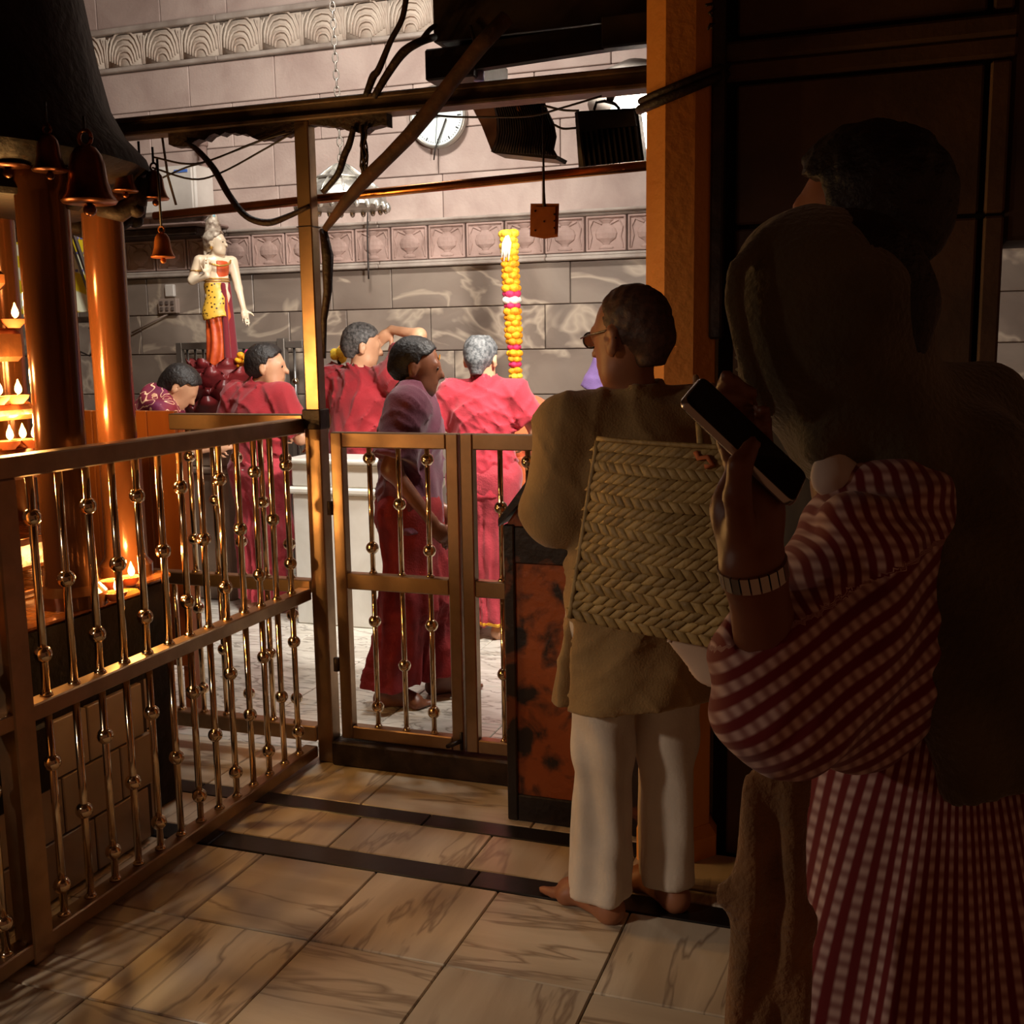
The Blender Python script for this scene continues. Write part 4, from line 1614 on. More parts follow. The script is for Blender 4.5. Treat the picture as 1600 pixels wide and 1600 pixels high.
for zz, rr in ((.545, .145), (.56, .14)):
    mb.tube([sfr.w((rr*s*math.cos(a), rr*.74*s*math.sin(a), zz*SH)) for a in np.linspace(0, 2*PI, 21)], .010*s, 6)
mb.tube([sfr.w((.16*s*math.cos(a), .13*s*math.sin(a)+.03*s, .69*SH-.09*s*max(math.sin(a), -.1))) for a in np.linspace(0, 2*PI, 21)], .012*s, 6)
mb.build('jewellery', 'statue_gold', st, True)
MB().tube([sfr.w((.235*s+.062*s*math.cos(a), -.03*s+.062*s*math.sin(a), .61*SH)) for a in np.linspace(0, 2*PI, 15)], .010*s, 6).build('arm_band', 'statue_gold', st, True)
for sx in (-1, 1):
    c, R, sh_ = head_frame(hdS)
    MB().ball(sfr.w(np.array([sx*.032, .086, .0])*sh_@R.T+c), .009*sh_, 8, 6, (1, 1, .6)).build('eye', 'eye_dark', st, True)
    MB().ball(sfr.w(np.array([sx*.088, -.008, -.055])*sh_@R.T+c), .016*sh_, 8, 6).build('ear_ring', 'statue_gold', st, True)

# steel grille behind the statue
gy = 6.78
gr = thing('metal_grille', at(380, 640, gy), 'grey steel grille gate standing behind the statue', 'grille')
a, b = at(280, 640, gy), at(480, 532, gy)
x0, x1, zt_ = float(a[0]), float(b[0]), float(at(380, 534, gy)[2])
xm = float(at(440, 560, gy)[0])
for lo, hi in (((x0, gy, 0), (x0+.05, gy+.04, zt_)), ((x1-.04, gy, 0), (x1, gy+.04, zt_)), ((xm-.03, gy-.01, 0), (xm+.03, gy+.05, zt_+.02)),
               ((x0+.05, gy+.002, zt_-.05), (xm-.03, gy+.038, zt_)), ((xm+.03, gy+.002, zt_-.05), (x1-.04, gy+.038, zt_)),
               ((x0+.05, gy+.002, .5), (xm-.03, gy+.038, .55)), ((xm+.03, gy+.002, .5), (x1-.04, gy+.038, .55))):
    MB().box(lo, hi, .004).build('frame_bar', 'grille_grey', gr)
k = 0
xx = x0+.085
while xx < x1-.06:
    if abs(xx-xm) > .05:
        o = piece('baluster', rod_mesh(.010, zt_-.60, 'steel_plain') if k == 0 else gm, gr, (xx, gy+.02, (zt_-.05+.55)/2))
        gm = o.data
        if k % 2:
            piece('ball', BALL, o, (xx, gy+.02, zt_-.28))
        k += 1
    xx += .068

# flowers heaped at the statue's foot
random.seed(11)
fl = thing('marigold_heap', at(378, 575, SY-.1), 'small heap of marigolds at the foot of the statue', 'flowers')
for k in range(12):
    q = at(372+random.uniform(0, 20), 548+random.uniform(0, 28), SY-.10+random.uniform(-.03, .03))
    MB().ball(q, .026, 8, 6, (1, 1, .8)).build('flower', 'petal_pink' if k == 3 else 'marigold', fl, True)


def garland(px, y0, y1, Y, n, label, thick=.040):
    top, bot = at(px[0], y0, Y), at(px[1], y1, Y)
    g = thing('flower_garland', bot, label, 'garland')
    for k in range(n):
        t = k/(n-1)
        p = top+(bot-top)*t
        w_ = thick*(.62+.38*min(1, (1-t)*1.7+.25))*random.uniform(.92, 1.08)
        mt_ = 'marigold_pale' if t < .16 or t > .96 else 'marigold'
        if abs(t-.40) < .022 or abs(t-.485) < .02 or abs(t-.80) < .02 or abs(t-.925) < .02:
            mt_, w_ = 'petal_pink', w_*.92
        elif .41 < t < .48:
            mt_, w_ = 'petal_white', w_*1.05
        for q in range(4):
            a = 2*PI*(q+.5*(k % 2))/4
            MB().ball((p[0]+w_*.52*math.cos(a), p[1]+w_*.52*math.sin(a), p[2]+random.uniform(-.003, .003)), w_*.70, 9, 7, (1, 1, .72)).build('flower', mt_, g, True)
    return g


GYd = 6.20
garland((795, 806), 366, 588, GYd, 25, 'tall marigold garland wound down a pole behind the rose shirt', .050)
p0_, p1_ = at(800, 380, GYd), at(800, 600, GYd)
pole = MB().tube([(p1_[0]-.005, GYd+.05, .0), (p1_[0]-.005, GYd+.05, p0_[2])], .016, 8).build('garland_pole', 'iron', None, True)
tag(pole, 'thin dark pole carrying the tall marigold garland', 'pole')
mb = MB()
q = at(793, 372, GYd-.05)
for k in range(4):
    mb.tube([q+(0, 0, .02), q+(-.02+.012*k, -.01, -.03), q+(-.035+.014*k, -.01, -.11-.02*(k % 2))], [.008, .012, .004], 6)
o = mb.build('ribbon_tassel', 'petal_white', None, True)
tag(o, 'white and pink ribbon tied at the top of the garland', 'ribbon')
fg = thing('marigold_bunch', at(530, 550, 6.25), 'small marigold bunch left of the saluting man', 'flowers')
for k in range(14):
    q = at(521+random.uniform(0, 18), 538+random.uniform(0, 24), 6.25+random.uniform(-.03, .03))
    MB().ball(q, .028, 8, 6).build('flower', 'petal_pink' if k in (2, 9) else 'marigold_pale', fg, True)
q = at(530, 562, 6.25)
MB().tube([(q[0], 6.25, 0), (q[0], 6.25, q[2])], .012, 8).build('stem_pole', 'iron', fg, True)

# ================================================================ wall fittings
ck = at(685, 183, 6.94)
cl = thing('wall_clock', ck, 'round white wall clock with a silver rim on the back wall', 'clock')
R_ = 45*float(at(785, 183, 6.94)[0]-at(685, 183, 6.94)[0])/100
ax = (0, -1, 0)
MB().lathe([(R_*.88, -.03), (R_*.98, -.02), (R_, .0), (R_, .022), (R_*.92, .03), (R_*.90, .016)], ck, 40, ax).build('rim', 'clock_rim', cl, True)
MB().lathe([(R_*.9, .0), (R_*.9, .017)], ck, 40, ax).build('dial', 'clock_face', cl)
for k in range(60):
    a = 2*PI*k/60
    l_ = .14 if k % 15 == 0 else (.10 if k % 5 == 0 else .045)
    r1, r2 = R_*.84, R_*(.84-l_)
    d_ = np.array([math.sin(a), 0, math.cos(a)])
    MB().tube([ck+d_*r1+(0, -.018, 0), ck+d_*r2+(0, -.018, 0)], .0042 if k % 5 == 0 else .0018, 4).build('hour_mark' if k % 5 == 0 else 'minute_mark', 'ink', cl)
for a, l_, r_ in ((math.radians(262), .55, .005), (math.radians(272), .72, .0035), (math.radians(186), .8, .0015)):
    d_ = np.array([math.sin(a), 0, math.cos(a)])
    MB().tube([ck-d_*R_*.12+(0, -.021, 0), ck+d_*R_*l_+(0, -.021, 0)], r_, 5).build('hand', 'ink', cl)
MB().tube([at(697, 185, 6.91), at(690, 205, 6.91), at(680, 232, 6.9), at(678, 250, 6.9)], .005, 5).build('hanging_wire', 'wire', cl, True)

# switch plate with paper, left of the statue
p = at(262, 478, 6.95)
sw = thing('switch_board', p, 'small square switch board on the wall left of the statue', 'switch')
a, b = at(249, 490, 6.95), at(276, 466, 6.95)
MB().box((a[0], 6.94, a[2]), (b[0], 6.985, b[2]), .004).build('plate', 'plaque', sw)
for r in range(2):
    for c_ in range(3):
        x = a[0]+(b[0]-a[0])*(.2+.3*c_)
        z = a[2]+(b[2]-a[2])*(.3+.4*r)
        MB().box((x-.012, 6.93, z-.014), (x+.012, 6.942, z+.014), .002).build('switch', 'plaque_mark', sw)
MB().tube([at(262, 491, 6.96), at(240, 502, 6.96), at(206, 520, 6.96)], .007, 6).build('conduit', 'plaque', sw, True)
a, b = at(257, 464, 6.95), at(270, 444, 6.95)
pn = MB().box((a[0], 6.955, a[2]), (b[0], 6.985, b[2]), .006).build('paper_note', 'white_plastic')
tag(pn, 'small white paper holder above the switch board', 'paper')

# white cabinet with blue label, pipe and dark ledge at the upper left of the wall
a, b = at(242, 338, 6.75), at(304, 256, 6.75)
cab = thing('white_cabinet', (float((a[0]+b[0])/2), 6.8, a[2]), 'white metal cabinet with a blue label high on the wall', 'cabinet')
MB().box((a[0]-.15, 6.75, a[2]), (b[0], 6.97, b[2]), .012).build('body', 'white_plastic', cab)
MB().box((a[0]-.13, 6.735, a[2]+.02), (b[0]-.02, 6.752, b[2]-.02), .006).build('door', 'white_plastic', cab)
a, b = at(272, 270, 6.73), at(292, 264, 6.73)
MB().box((a[0], 6.728, a[2]), (b[0], 6.737, b[2])).build('label', 'blue_label', cab)
q0, q1 = at(316, 225, 6.93), at(316, 345, 6.93)
pp = MB().tube([(q0[0], 6.93, q0[2]), (q0[0], 6.93, q1[2])], .03, 10)
for zz in np.linspace(q1[2], q0[2], 5):
    pp.lathe([(.04, -.015), (.04, .015)], (q0[0], 6.93, zz), 10)
o = pp.build('drain_pipe', 'pink_stone_dark', None, True)
tag(o, 'stained drain pipe beside the white cabinet on the wall', 'pipe')
a, b = at(150, 366, 6.7), at(322, 346, 6.7)
sh_ = thing('wall_shelf', (float((a[0]+b[0])/2), 6.8, a[2]), 'dark wall ledge under the white cabinet', 'shelf')
MB().box((a[0], 6.66, a[2]+.02), (b[0], 6.985, b[2]), .01).build('board', 'pink_stone_dark', sh_)
MB().box((a[0], 6.72, a[2]-.04), (b[0]-.1, 6.985, a[2]+.02), .01).build('soffit', 'iron', sh_)
p = at(325, 347, 6.7)
fl2 = MB().lathe([(.05, 0), (.055, .03), (.03, .06)], (p[0], 6.75, p[2]-.02), 14)
fl2.lathe([(.035, -.06), (.05, -.045), (.03, -.03)], (p[0]-.04, 6.75, p[2]-.05), 14)
o = fl2.build('lamp_holder', 'silver', None, True)
tag(o, 'small pale lamp holder on the wall above the statue', 'lamp holder')

mb = MB()
for x, y, r in ((1566, 372, .035), (1580, 367, .05), (1597, 372, .04), (1612, 370, .045)):
    mb.ball(at(x, y, 6.93), r, 10, 7, (1.3, .5, .6))
o = mb.build('cloth_bundle', 'white_cloth', None, True)
tag(o, 'crumpled white cloth on the wall ledge at the right edge', 'cloth')

# yellow rayed banner on a frame at the far left
BY = 6.2
a, b = at(-70, 494, BY), at(165, 335, BY)
bn = thing('banner', (float((a[0]+b[0])/2), BY, a[2]), 'yellow and white rayed banner behind the lamp tower columns', 'banner')
MB().box((a[0], BY-.01, a[2]), (b[0], BY+.01, b[2]), .003).build('sheet', 'banner_rays', bn)
random.seed(21)
for k, (y_, xs_, xe_) in enumerate(((372, 118, 150), (395, 112, 158), (423, 110, 160), (436, 145, 158), (380, -10, 8), (405, -12, 6))):
    x = xs_
    while x < xe_:
        l_ = random.uniform(4, 9)
        a_, b_ = at(x, y_+2, BY-.012), at(min(x+l_, xe_), y_-2, BY-.012)
        MB().box((a_[0], BY-.013, a_[2]), (b_[0], BY-.011, b_[2])).build('printed_line', 'blue_tint', bn)
        x += l_+2.5
a, b = at(-70, 505, BY), at(165, 494, BY)
fb = thing('banner_stand', (float((a[0]+b[0])/2), BY, 0), 'dark metal stand under the yellow banner', 'stand')
MB().box((a[0], BY-.03, a[2]-.02), (b[0], BY+.03, b[2]), .004).build('top_bar', 'iron', fb)
for px in (122, 12):
    q = at(px, 560, BY)
    MB().box((q[0]-.015, BY-.015, 0), (q[0]+.015, BY+.015, a[2]), .003).build('leg', 'grille_grey', fb)
MB().tube([at(140, 512, BY-.02), at(170, 545, BY-.02)], .012, 6).build('brace', 'iron', fb)
MB().tube([at(113, 360, BY-.06), at(158, 492, BY-.06)], .016, 6).build('guy_rod', 'iron', fb)
MB().tube([at(110, 375, BY-.05), at(150, 492, BY-.05)], .009, 6).build('guy_rod', 'iron', fb)
MB().tube([at(122, 548, BY), at(140, 556, BY), at(160, 530, BY)], .006, 6).build('loose_wire', 'wire', fb, True)

# ================================================================ overhead things
# leaning wooden pole from the post to the hood
a, b = at(508, 358, 3.50), at(792, 30, 3.34)
pts = [a+(b-a)*t+np.array([0, 0, .012*math.sin(t*9)]) for t in np.linspace(0, 1, 9)]
o = MB().tube(pts, [.012, .02, .024, .023, .025, .026, .024, .026, .025], 9).build('wooden_pole', 'bark', None, True)
tag(o, 'crooked wooden pole leaning from the corner post to the dark hood', 'pole')
# torn belt hanging along the post
o = MB().tube([at(505, 358, 3.51), at(512, 400, 3.51), at(512, 455, 3.51), at(506, 500, 3.51), at(507, 560, 3.51)], [.014, .022, .016, .012, .006], 8).build('cloth_strip', 'cable', None, True)
tag(o, 'dark strip of cloth hanging down behind the corner post', 'cloth')

# dark sheet metal hood
hd = thing('metal_hood', (-1.2, 3.85, 2.45), 'dark sheet metal hood hanging above the gate', 'hood')
tl = at(678, 66, 3.70)
x0 = float(tl[0])
x1 = -.70
z0 = float(tl[2])
MB().box((x0, 3.70, z0), (x1, 3.72, 3.35)).build('front_sheet', 'hood_metal', hd)
MB().box((x0, 3.72, z0), (x0+.02, 4.02, 3.35)).build('side_sheet', 'hood_metal', hd)
MB().box((x0, 4.02, z0), (x1, 4.04, 3.35)).build('rear_sheet', 'hood_metal', hd)
mb = MB()
zp = z0+.10
mb.prism([(x0+.35, 3.74, zp), (x1-.05, 3.74, zp-.04), (x0+.75, 3.99, zp+.05), (x0+.30, 3.99, zp+.05)], (0, 0, .015))
mb.build('inner_plate', 'hood_metal_lit', hd)
MB().box((x0+.02, 3.72, zp+.12), (x1, 4.02, zp+.14)).build('top_sheet', 'hood_metal', hd)
MB().box((x0-.02, 3.66, z0-.135), (x0+.16, 4.02, z0-.03), .006).build('bearer', 'hood_metal', hd)
mb = MB()
mb.prism([(x0+.0, 3.68, z0-.115), (x0+.72, 3.68, z0-.085), (x0+.72, 3.68, z0-.005), (x0+.0, 3.68, z0-.03)], (0, .04, 0))
mb.build('slat', 'hood_metal', hd)
MB().box((x0+.62, 3.62, z0-.10), (x1+.03, 3.68, z0+.0), .006).build('slat', 'hood_metal', hd)
MB().tube([at(735, 40, 3.68), at(742, 68, 3.66), at(752, 84, 3.6)], .006, 6).build('loose_wire', 'wire', hd, True)

# thick cables and thin wires
def cable(pts, r, label, material='cable', name='cable', n=8):
    pts = [np.array(p, float) for p in pts]
    rs = list(r) if hasattr(r, '__len__') else [r]*len(pts)
    if len(pts) > 2:
        P_, R2 = [], []
        e = [2*pts[0]-pts[1]]+pts+[2*pts[-1]-pts[-2]]
        for i in range(len(pts)-1):
            for k in range(5):
                t = k/5
                p0, p1, p2, p3 = e[i:i+4]
                P_.append(.5*(2*p1+(p2-p0)*t+(2*p0-5*p1+4*p2-p3)*t*t+(3*p1-p0-3*p2+p3)*t**3))
                R2.append(rs[i]*(1-t)+rs[i+1]*t)
        pts, rs = P_+[pts[-1]], R2+[rs[-1]]
    o = MB().tube(pts, rs, n).build(name, material, None, True)
    return tag(o, label, 'cable' if name == 'cable' else 'wire')


cable([at(572, 150, 3.50), at(583, 120, 3.5), at(592, 108, 3.5), at(610, 65, 3.5), at(628, 30, 3.5), at(636, -10, 3.5)], [.012, .014, .012, .010, .010, .010], 'thick dark cable rising from the beam, left of the pair')
cable([at(584, 152, 3.48), at(606, 115, 3.48), at(630, 82, 3.48), at(655, 66, 3.5), at(679, 58, 3.6)], [.012, .014, .016, .014, .012], 'thickest dark cable climbing from the beam into the hood')
cable([at(655, 68, 3.52), at(670, 48, 3.6), at(680, 40, 3.66)], .009, 'short dark cable branching off just below the hood')
cable([at(553, 198, 3.50), at(546, 225, 3.5), at(538, 243, 3.5), at(528, 272, 3.5), at(505, 300, 3.52)], [.010, .012, .013, .012, .011], 'dark ragged cable dropping from the beam beside the post')
cable([at(290, 222, 3.50), at(310, 236, 3.48), at(335, 265, 3.46), at(358, 305, 3.45), at(385, 338, 3.45), at(418, 348, 3.46), at(450, 338, 3.48), at(484, 322, 3.50)], [.007, .011, .012, .012, .012, .013, .010, .008], 'dark cable sagging in a loop from the beam to the post')
for k, (pts, lb) in enumerate((
        ([(238, 245), (290, 256), (330, 250), (400, 222), (455, 206)], 'topmost thin black wire between tower roof and beam'),
        ([(238, 262), (300, 280), (345, 270), (410, 235), (460, 206)], 'middle thin black wire sagging from the tower roof'),
        ([(240, 284), (290, 262), (330, 250), (445, 205)], 'thin black wire crossing the other two by the tower'))):
    cable([at(x, y, 3.46+.01*k) for x, y in pts], .0035, lb, 'wire', 'wire', 6)
cable([at(650, 176, 3.52), at(700, 182, 3.52), at(760, 183, 3.52), at(830, 181, 3.52), at(880, 168, 3.52), at(940, 150, 3.52)], .0035, 'thin wire passing in front of the clock below the beam', 'wire', 'wire', 6)
cable([at(850, 165, 3.9), at(880, 172, 3.9), at(905, 173, 3.9)], .004, 'short wire behind the beam right of the speaker', 'wire', 'wire', 6)
cable([at(866, 195, 3.9), at(880, 201, 3.9), at(900, 200, 3.9)], .004, 'small wire loop between the speaker and the floodlight', 'wire', 'wire', 6)
cable([at(575, 320, 6.9), at(574, 370, 6.9), at(576, 436, 6.9)], .006, 'thin dark wire hanging straight down the carved frieze', 'wire', 'wire', 6)
# dark tassel below the beam
mb = MB()
random.seed(4)
for k in range(9):
    x, yy = 566+random.uniform(0, 7), 196
    pts = []
    for q in range(6):
        pts.append(at(x+random.uniform(-4, 4), yy+q*16, 3.50+random.uniform(-.01, .01)))
    mb.tube(pts, .0035, 5)
o = mb.build('tassel', 'cable', None, True)
tag(o, 'ragged dark tassel of threads hanging under the beam', 'tassel')

# silver umbrella hanging on a chain
UY = 5.6
uc = at(535, 316, UY)
um = thing('silver_umbrella', uc, 'ornate silver umbrella hanging on a chain over the shrine', 'umbrella')
pxu = float(at(635, 316, UY)[0]-uc[0])/100
W_ = 64*pxu
prof = [(W_, -.03), (W_*1.0, .0), (W_*.97, .03), (W_*.80, .075), (W_*.60, .115), (W_*.42, .15), (W_*.26, .18), (W_*.10, .20), (.01, .215)]
auto_smooth(MB().lathe(prof, uc, 32).build('dome', 'silver', um), 50)
for k in range(24):
    a = 2*PI*k/24
    MB().ball((uc[0]+W_*1.01*math.cos(a), uc[1]+W_*1.01*math.sin(a), uc[2]-.03), .017, 8, 6, (1, 1, 1.5)).build('drop', 'silver', um, True)
for k in range(12):
    a = 2*PI*k/12
    d_ = np.array([math.cos(a), math.sin(a), 0])
    MB().tube([uc+d_*r+(0, 0, z+.003) for r, z in prof[2:8]], .006, 6).build('rib', 'silver', um, True)
MB().lathe([(W_*.62, .115), (W_*.66, .122), (W_*.62, .13)], uc, 28).build('band', 'silver', um, True)
cz = uc[2]+.215
ch = thing('hanging_chain', (uc[0], uc[1], cz), 'long thin metal chain holding the silver umbrella', 'chain')
lk = MB()
an = np.linspace(0, 2*PI, 11)
lk.tube([(.014*math.cos(a), 0, .027*math.sin(a)) for a in an], .0045, 5, False)
me = bpy.data.meshes.new('link')
me.from_pydata(lk.v, [], lk.f)
me.polygons.foreach_set('use_smooth', np.ones(len(me.polygons), dtype=bool))
me.materials.append(M('grille_grey'))
z, k = cz+.02, 0
while z < 4.1:
    o = piece('link', me, ch, (uc[0]-.03*(z-cz)/1.5, uc[1], z))
    o.rotation_euler = (0, 0, (k % 2)*PI/2+.4)
    z += .044
    k += 1

# loudspeaker: wedge cabinet with a curved grille
SPY = 4.08
c = at(800, 200, SPY)
spk = thing('loudspeaker', c, 'dark wedge loudspeaker with a curved front hanging under the beam', 'speaker')
side = [(738, 150), (800, 150), (782, 175), (774, 200), (768, 236), (768, 239)]
fr_ = [at(x, y, SPY) for x, y in ((728, 150), (752, 195), (768, 236), (776, 214), (776, 190), (772, 168), (765, 150))]
MB().prism(fr_, (0, .02, 0)).build('side_panel', 'speaker_side', spk)
# curved grille swept to the right
rows = []
nseg = 10
prof_l = [(764, 148), (771, 165), (776, 185), (777, 205), (774, 222), (767, 237)]
prof_r = [(848, 150), (856, 172), (866, 192), (870, 214), (866, 234), (871, 243)]
V, F = [], []
for i in range(nseg+1):
    t = i/nseg
    for (xa, ya), (xb, yb) in zip(prof_l, prof_r):
        V.append(at(xa+(xb-xa)*t, ya+(yb-ya)*t, SPY-.02-.10*math.sin(PI*t*.9)))
for i in range(nseg+1):
    t = i/nseg
    for (xa, ya), (xb, yb) in zip(prof_l, prof_r):
        V.append(at(xa+(xb-xa)*t, ya+(yb-ya)*t, SPY+.10))
npf = len(prof_l)
H0 = (nseg+1)*npf
for i in range(nseg):
    for k in range(npf-1):
        a = i*npf+k
        F.append((a, a+1, a+npf+1, a+npf))
        F.append((H0+a, H0+a+npf, H0+a+npf+1, H0+a+1))
    a = i*npf
    F.append((a, a+npf, H0+a+npf, H0+a))
    a = i*npf+npf-1
    F.append((a, H0+a, H0+a+npf, a+npf))
for k in range(npf-1):
    F.append((k, H0+k, H0+k+1, k+1))
    a = nseg*npf+k
    F.append((a, a+1, H0+a+1, H0+a))
mesh_obj('grille', V, F, 'speaker_cloth', spk, True)
for i in range(1, 24):
    t = i/24
    MB().tube([at(xa+(xb-xa)*t, ya+(yb-ya)*t, SPY-.024-.10*math.sin(PI*t*.9)) for (xa, ya), (xb, yb) in zip(prof_l, prof_r)], .0028, 4).build('grille_wire', 'black_metal', spk, True)
mb = MB()
mb.prism([at(766, 236, SPY-.03), at(771, 239, SPY-.03), at(868, 249, SPY-.03), at(871, 243, SPY-.03)], (0, .13, 0))
mb.build('bottom_board', 'black_metal', spk)
MB().box(tuple(at(818, 166, SPY-.12)-(.03, 0, .015)), tuple(at(818, 166, SPY-.12)+(.02, .03, .02)), .005).build('bracket', 'copper_plate', spk)

# floodlight with cooling fins
FY = 4.28
a, b = at(905, 268, FY), at(1008, 168, FY)
fd = thing('floodlight', (float((a[0]+b[0])/2), FY, a[2]), 'black finned floodlight seen from behind, left of the pillar', 'floodlight')
q = [at(x, y, FY) for x, y in ((914, 272), (1008, 262), (996, 168), (902, 174))]
MB().prism(q, (0, .07, 0)).build('housing', 'black_metal', fd)
for k in range(11):
    t = (k+.5)/11
    p0_, p1_ = q[0]+(q[1]-q[0])*t, q[3]+(q[2]-q[3])*t
    p1_ = p0_+(p1_-p0_)*.66
    d_ = (q[1]-q[0])/np.linalg.norm(q[1]-q[0])*.004
    MB().prism([p0_-d_, p0_+d_, p1_+d_, p1_-d_], (0, -.035, 0)).build('fin', 'black_metal', fd)
e_ = [at(x, y, FY-.04) for x, y in ((932, 202), (994, 196), (990, 172), (928, 177))]
MB().prism(e_, (0, .05, 0)).build('driver_box', 'black_metal', fd)
fr_ = [at(x, y, FY+.04) for x, y in ((905, 274), (914, 273), (904, 172), (898, 176))]
MB().prism(fr_, (0, .06, 0)).build('side_lip', 'reflector', fd)
MB().tube([at(928, 172, FY), at(932, 160, FY), at(945, 158, FY), at(960, 162, FY), at(968, 170, FY)], .006, 6).build('bracket', 'black_metal', fd, True)
MB().tube([at(952, 160, FY-.02), at(955, 148, FY-.02), at(953, 138, 3.62), at(954, 112, 3.60)], [.012, .018, .02, .016], 8).build('hanger', 'cable', fd, True)
# lit reflector lamp behind it
p = at(1000, 150, 4.75)
_rl0 = p.copy()
rl = thing('reflector_lamp', p, 'metal reflector lamp glowing white behind the floodlight', 'lamp')
MB().lathe([(.20, -.10), (.19, .02), (.12, .10), (.05, .14)], p, 24, (.25, .3, .9)).build('reflector', 'reflector', rl, True)
MB().lathe([(.10, -.106), (.10, -.096)], p-np.array([0, .0, .0]), 20, (.25, .3, .9)).build('bulb', 'lamp_lit', rl)
p = at(1012, 225, 4.7)
MB().box((p[0]-.08, 4.66, p[2]-.09), (p[0]+.10, 4.8, p[2]+.10), .01).build('ballast_box', 'reflector', rl)
MB().tube([_rl0+np.array([0, 0, .06]), _rl0+np.array([0, -.3, .02]), (_rl0[0], 3.57, 2.36)], .012, 7).build('arm', 'iron', rl, True)
# copper plate on a wire
pa, pb = at(850, 318, 3.56), at(848, 165, 3.56)
cpq = [at(x, y, 3.56) for x, y in ((828, 369), (850, 373), (871, 370), (873, 318), (829, 318))]
hp = thing('hanging_plate', at(850, 372, 3.56), 'square copper plate hanging on a wire from the beam', 'plate')
MB().prism(cpq, (0, .006, 0)).build('plate', 'copper_plate', hp)
mb = MB()
mb.prism([at(x, y, 3.554) for x, y in ((833, 366), (850, 369), (867, 366), (868, 323), (834, 323))], (0, .003, 0))
mb.build('raised_field', 'copper_plate', hp)
for x, y in ((836, 360), (836, 330), (866, 335), (866, 345), (866, 356), (850, 346)):
    MB().ball(at(x, y, 3.553), .0035, 6, 4).build('rivet', 'iron', hp)
MB().tube([pa+(0, 0, -.015), pa+(0, 0, .04), pb], [.007, .004, .003], 6).build('wire', 'wire', hp, True)
# blue handled cup above the beam
p = at(748, 117, 3.72)
o = MB().lathe([(.018, -.02), (.02, .0), (.02, .03)], p, 12).tube([p+(-.04, 0, -.01), p+(-.03, 0, .01), p+(-.02, 0, .02)], .006, 6).build('plastic_tap', 'blue_tint', None, True)
tag(o, 'small pale blue plastic fitting above the beam by the hood', 'fitting')

# bulb outside the fence left of the camera (source of the pale light on the floor)
bp_ = (-2.72, .10, 1.95)
bb = thing('hanging_bulb', (bp_[0], bp_[1], bp_[2]), 'shaded bulb hanging from the ceiling outside the railing', 'lamp')
MB().tube([(bp_[0], bp_[1], bp_[2]+.16), (bp_[0], bp_[1], 3.35)], .004, 6).build('flex', 'wire', bb)
MB().lathe([(.012, .09), (.02, .10), (.02, .15), (.008, .17)], bp_, 12).build('socket', 'black_metal', bb)
sd_ = np.array([-1.0, 2.25, .12])-np.array(bp_)
sd_ /= np.linalg.norm(sd_)
MB().lathe([(.11, -.005), (.112, -.005), (.07, -.10), (.03, -.13), (.028, -.13), (.066, -.10)], bp_, 20, sd_).build('shade', 'black_metal', bb, True)


# ================================================================ people
def px_z(py, px, Y):
    return float(at(px, py, Y)[2])


def to_local(fr, px, py, Y):
    return fr.l(at(px, py, Y))


PW = 'people round the shrine'

# ---- bald man in kurta, back to the camera, turned left
OX, OY = -.62, 2.70
om = thing('person', (OX, OY, 0), 'bald man with glasses in a mustard kurta and white trousers, barefoot', 'person', PW)
fr = Frame(OX, OY, math.radians(38))
j = stance(1.675)
j['anL'] = tuple(fr.l(atz(938, 1430, 0)+np.array([0, 0, .085])))
j['anR'] = tuple(fr.l(atz(1042, 1412, 0)+np.array([0, 0, .085])))
j['knL'] = tuple(np.array(j['anL'])*(.9, .7, 0)+(0, .02, .49))
j['knR'] = tuple(np.array(j['anR'])*(.9, .7, 0)+(0, .02, .49))
j['footL'] = (-.42, 1, 0)
j['footR'] = (-.25, 1, 0)
j['shL'] = (-.195, -.01, 1.355)
j['shR'] = (.195, -.01, 1.365)
j['elL'] = tuple(to_local(fr, 868, 800, 2.60))
j['wrL'] = tuple(np.array(j['elL'])+(.12, .22, -.03))
j['elR'] = (.25, -.02, 1.08)
j['wrR'] = (.12, .20, 1.10)
j['head'] = dict(c=tuple(to_local(fr, 984, 524, 2.67)), s=1.03, yaw=math.radians(24), pitch=math.radians(-6))
j['neck'] = (-.005, .01, 1.425)
make_body(j, om, fr, 'skin', .009)
lo, hi = bounds(j)
blob('hair', lambda P: hair_sdf(P, j['head'], .003, .015, -.06), np.array(j['head']['c'])-.16, np.array(j['head']['c'])+.17, .006, 'hair_stubble', om, fr)


def kurta(P):
    d = shirt_sdf(P, j, .026, .64, 1.9, .03, .008, 1.3, True, .045, 1.12)
    # side slit
    return np.maximum(d, -(np.maximum(np.abs(P[:, 1]+.02)-.012, np.maximum(P[:, 0]+.02, P[:, 2]-.86))))


blob('kurta', kurta, lo, hi, .010, 'kurta', om, fr)


_cd = np.array([.62, -.78, 0])@fr.R
A0 = {'L': math.atan2(_cd[0], _cd[1]), 'R': math.atan2(_cd[0], _cd[1])-.5}


